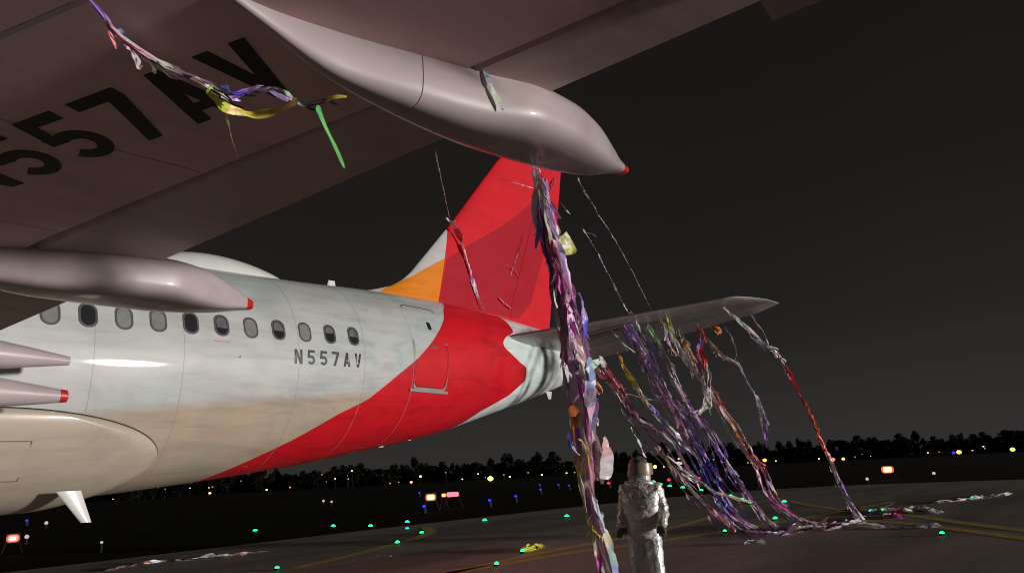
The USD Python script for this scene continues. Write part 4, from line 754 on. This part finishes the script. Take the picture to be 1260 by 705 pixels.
for a, lab in [((501, 650), "cyan light inside the bend of the curved yellow line"), ((1072, 628.5), "cyan light beside the white streamer pieces, left of the green one"), ((1197, 612), "cyan light on the farthest silver streamer trail at right")]: taxi_light(a, "cyan_glow", lab, "cyan taxiway lights on the pavement", .07)
for a, lab in [((516, 606), "blue light just left of the bright orange-white floodlight"), ((522, 622.5), "blue light low below the bright orange-white floodlight"), ((602.5, 615), "blue light directly below the yellow lamp"), ((634.5, 610), "blue light right of the yellow lamp"), ((665, 602), "blue light nearer of two stacked, left of the ribbon bundle"), ((664, 596), "blue light farther of two stacked, left of the ribbon bundle"), ((687, 596), "blue light just left of the ribbon bundle"), ((33, 640), "blue light at far left above the red-white beacon"), ((700, 597), "blue light close behind the ribbon bundle's left edge")]:
    taxi_light(a, "blue_glow", lab, "blue edge lights in the dark grass", .09, .35)
for a, lab in [((715, 596), "red light behind the ribbon bundle"), ((749, 594), "red light left of the firefighter's shoulder"), ((823, 590), "red light right of the firefighter, first of two"), ((860, 588), "red light right of the firefighter, second of two, by the violet streamers")]: taxi_light(a, "red_glow", lab, "small red lights behind the firefighter", .15, .4)

def lamp_post(px, D, glow_name, r, label, group):
    p = at_depth(px, D); t = None; key = ("post", glow_name, r, round(p[2] * 2) / 2); h = max(p[2], .6)
    t = thing("lamp_post", label, "lamp post", group, (p[0], p[1], 0))
    obj("pole", tube([(0, 0, 0), (0, 0, h)], .06, 6), "fixture", t); l = dome_mesh(r, .8); l.apply_translation((0, 0, h)); obj("lamp", l, glow_name, t, smooth=True)
G1 = "warm lamps on posts along the far tree line"
FAR = [(433, 579, 2.2), (517.5, 586, 3.2), (506, 595, 2.8), (328, 608, 2.6), (428.6, 589, 1.7), (480, 597, 1.7), (667, 587, 2.2), (627.6, 589, 2.2), (620, 584, 1.6), (569, 593, 1.8), (40.5, 621, 2.9), (47, 627.5, 2.9), (139, 620.4, 3), (220, 615, 3.1), (213, 605, 2.2), (258, 612, 3), (707, 581, 1.6), (667, 588, 1.5), (1210, 549, 1.8), (1198, 560, 2.2), (1143, 564, 1.8), (1096, 559, 2), (878, 565, 1.6), (817, 574, 2)]
for x, y, r in FAR: lamp_post((x, y), 175 + (x * 7 % 23), "warm_glow" if r > 1.7 else "dimwhite_glow", round(r * 175 / FPX * .58, 2), "warm white lamp on a post at the far tree line", G1)
for x, y, r in [(33, 660, 2.0), (57, 643, 1.7), (125, 667, 1.5), (398, 616, 1.4), (408, 617, 1.3), (268, 595, 1.6), (1149, 582, 1.6), (1067, 589, 1.6)]:
    q = ground((x, y), .3); rr = r * np.linalg.norm(q - C) / FPX; t = thing("marker_lamp", "small dim white marker lamp in the dark grass", "marker lamp", "dim white marker lamps in the dark grass", (q[0], q[1], 0))
    obj("post", tube([(0, 0, 0), (0, 0, .3)], .04, 6), "fixture", t); l = dome_mesh(rr); l.apply_translation((0, 0, .3)); obj("lamp", l, "dimwhite_glow", t, smooth=True)
for x, y, r, gname, lab in [(62.6, 616, 3, "orange_glow", "amber lamp on a post under the belly of the airliner"), (604, 600, 5, "yellow_glow", "yellow lamp on a post left of the ribbon bundle"), (1180, 556, 4.2, "orange_glow", "orange lamp on a post near the right edge of the tree line"), (1247, 558, 4.2, "lime_glow", "yellow-green lamp on a post at the far right edge"),
                     (941, 566, 3.6, "orange_glow", "dim orange lamp on a post behind the hanging streamers"), (806, 574, 3.4, "yellow_glow", "amber lamp on a post just right of the firefighter's hood"), (1177, 576, 3, "blue_glow", "blue lamp on a post at the right, below the orange one"), (1040, 580, 3, "lime_glow", "faint green lamp on a post beside the long red streamer"), (1027, 581, 4, "pink_glow", "pink lamp on a post behind the long red streamer"), (793, 578, 3.0, "blue_glow", "faint blue lamp on a post behind the firefighter's hood")]:
    lamp_post((x, y), 150, gname, round(r * 150 / FPX * .7, 2), lab, None)
rl = np.random.default_rng(77)
for k in range(52):
    x = rl.uniform(0, 1260); y = 599 - .043 * (x - 500) + rl.normal(-4, 6) - 6
    lamp_post((x, y), 196 + rl.uniform(-10, 8), ("warm_glow", "dimwhite_glow", "ember_dim")[k % 3], round(rl.uniform(.10, .24), 2), "tiny warm lamp far off among the dark trees", "tiny warm lamps far off among the trees")
def flood(px, hgt, wpx, hpx, gname, label):
    g = on_plane(px, (0, 0, 1), hgt); D = depth(g); w_, h_ = wpx * D / FPX, hpx * D / FPX
    t = thing("floodlight", label, "floodlight", None, (g[0], g[1], 0), math.degrees(math.atan2(C[1] - g[1], C[0] - g[0])) + 90)
    def pill(k, y): return m3.Manifold.batch_hull([m3.Manifold.sphere(h_ * .36 * k, 16).scale((1, .5, 1)).translate((sx * (w_ / 2 - h_ * .36) * k, y, hgt + sz * h_ * .1 * k)) for sx in (-1, 1) for sz in (-1, 1)])
    ln = obj("lens", pill(1.0, 0), "pink_glow" if gname == "pink_glow" else "ember_glow", t, smooth=40); obj("glass", pill(.74, -h_ * .14), gname, ln, smooth=40)
    if gname in ("flood_glow", "beacon_glow"): obj("bulb", pill(.45, -h_ * .30), "core_glow", ln, smooth=40)
    obj("housing", box((-w_ * .58, .02 + h_ * .1, hgt - h_ * .6), (w_ * .58, h_ * .9, hgt + h_ * .6)), "fixture", t, smooth=False)
    for sx in (-1, 1): obj("leg", tube([(sx * w_ * .45, .15, hgt - h_ * .4), (sx * w_ * .8, .15, 0)], .025, 6), "fixture", t)
flood((530, 611.5), .7, 13, 9, "flood_glow", "bright orange-white floodlight glowing low left of the yellow lamp")
flood((557, 608), .7, 15, 6, "pink_glow", "wide pink-red light bar beside the orange-white floodlight")
flood((546, 609), .7, 6, 5, "lime_glow", "small green-yellow lamp between the orange-white floodlight and the pink bar")
flood((1092, 577.5), .6, 14, 9, "flood_glow", "orange floodlight on the dark grass at the right")
flood((16, 662), .5, 14, 10, "beacon_glow", "red-white beacon glowing under the wing at lower left")

# ---------------------------------------------------------------- far trees
def tree_mesh(seed, h):
    rg = np.random.default_rng(seed); ms = []; tr = tube([(0, 0, 0), (rg.normal(0, .1), rg.normal(0, .1), h * .35), (rg.normal(0, .3), rg.normal(0, .3), h * .7)], np.array([.05, .04, .02]) * h * .5, 7)
    V, Fc = [], []; off = 0
    for c in range(14):
        z = h * rg.uniform(.12, .92); rr = h * .33 * math.sin(math.pi * np.clip((z / h + .15) / 1.2, .05, 1)) + .2; q = rg.uniform(0, 6.28); cc = np.array([rr * math.cos(q) * rg.uniform(.2, 1), rr * math.sin(q) * rg.uniform(.2, 1), z]); cr = h * rg.uniform(.10, .20)
        for _ in range(75):
            d = rg.normal(0, 1, 3); d /= np.linalg.norm(d); p = cc + d * cr * rg.uniform(.5, 1.1); e = rg.normal(0, 1, (2, 3)); e /= np.linalg.norm(e, axis=1, keepdims=True); s_ = h * .06 * rg.uniform(.6, 1.4)
            V.append(np.array([p - e[0] * s_, p + e[1] * s_ * .6, p + e[0] * s_, p - e[1] * s_ * .6])); Fc.append(np.array([[0, 1, 2], [0, 2, 3]]) + off); off += 4
    return tr, trimesh.Trimesh(np.vstack(V), np.vstack(Fc), process=False)
rgt = np.random.default_rng(5); TP = []; kinds = ["round dark tree on the far horizon", "tall dark tree on the far horizon", "broad low dark tree on the far horizon", "ragged dark tree on the far horizon"]
cnt = 0; LTREE = "dark trees in a row on the far horizon"
NTREE = 290
for k in range(NTREE):
    ang = math.radians(-14 + 84 * (k + rgt.uniform(-.4, .4)) / NTREE); D = rgt.uniform(205, 290); p = C + D * np.array([math.cos(ang), math.sin(ang), 0]); h = rgt.uniform(5.5, 9.0) * .69 * (1 + .12 * math.sin(ang * 9) * math.sin(ang * 23)); v_ = int(rgt.integers(0, 4))
    if k < 4: v_ = k
    key = v_
    if k < 4:
        t = thing("tree", kinds[v_], "tree", LTREE + ", " + kinds[v_].split(" dark")[0] + " kind", (p[0], p[1], 0), rgt.uniform(0, 360), h / 6.0); tr, cr = tree_mesh(40 + k, 6.0)
        if v_ == 1: cr.vertices *= (.7, .7, 1.15)
        if v_ == 2: cr.vertices *= (1.6, 1.6, .8)
        obj("trunk", tr, "tree_bark", t); obj("crown", cr, "tree_leaves", t, smooth=False); TP.append(t)
    else: copy_of(TP[v_], "tree", kinds[v_], "tree", LTREE + ", " + kinds[v_].split(" dark")[0] + " kind", (p[0], p[1], 0), rgt.uniform(0, 360), h / 6.0)
obj("far_undergrowth", cat([box((0, 0, 0), (.01, .01, .01))]), "tree_leaves", smooth=False, kind="stuff") if False else None
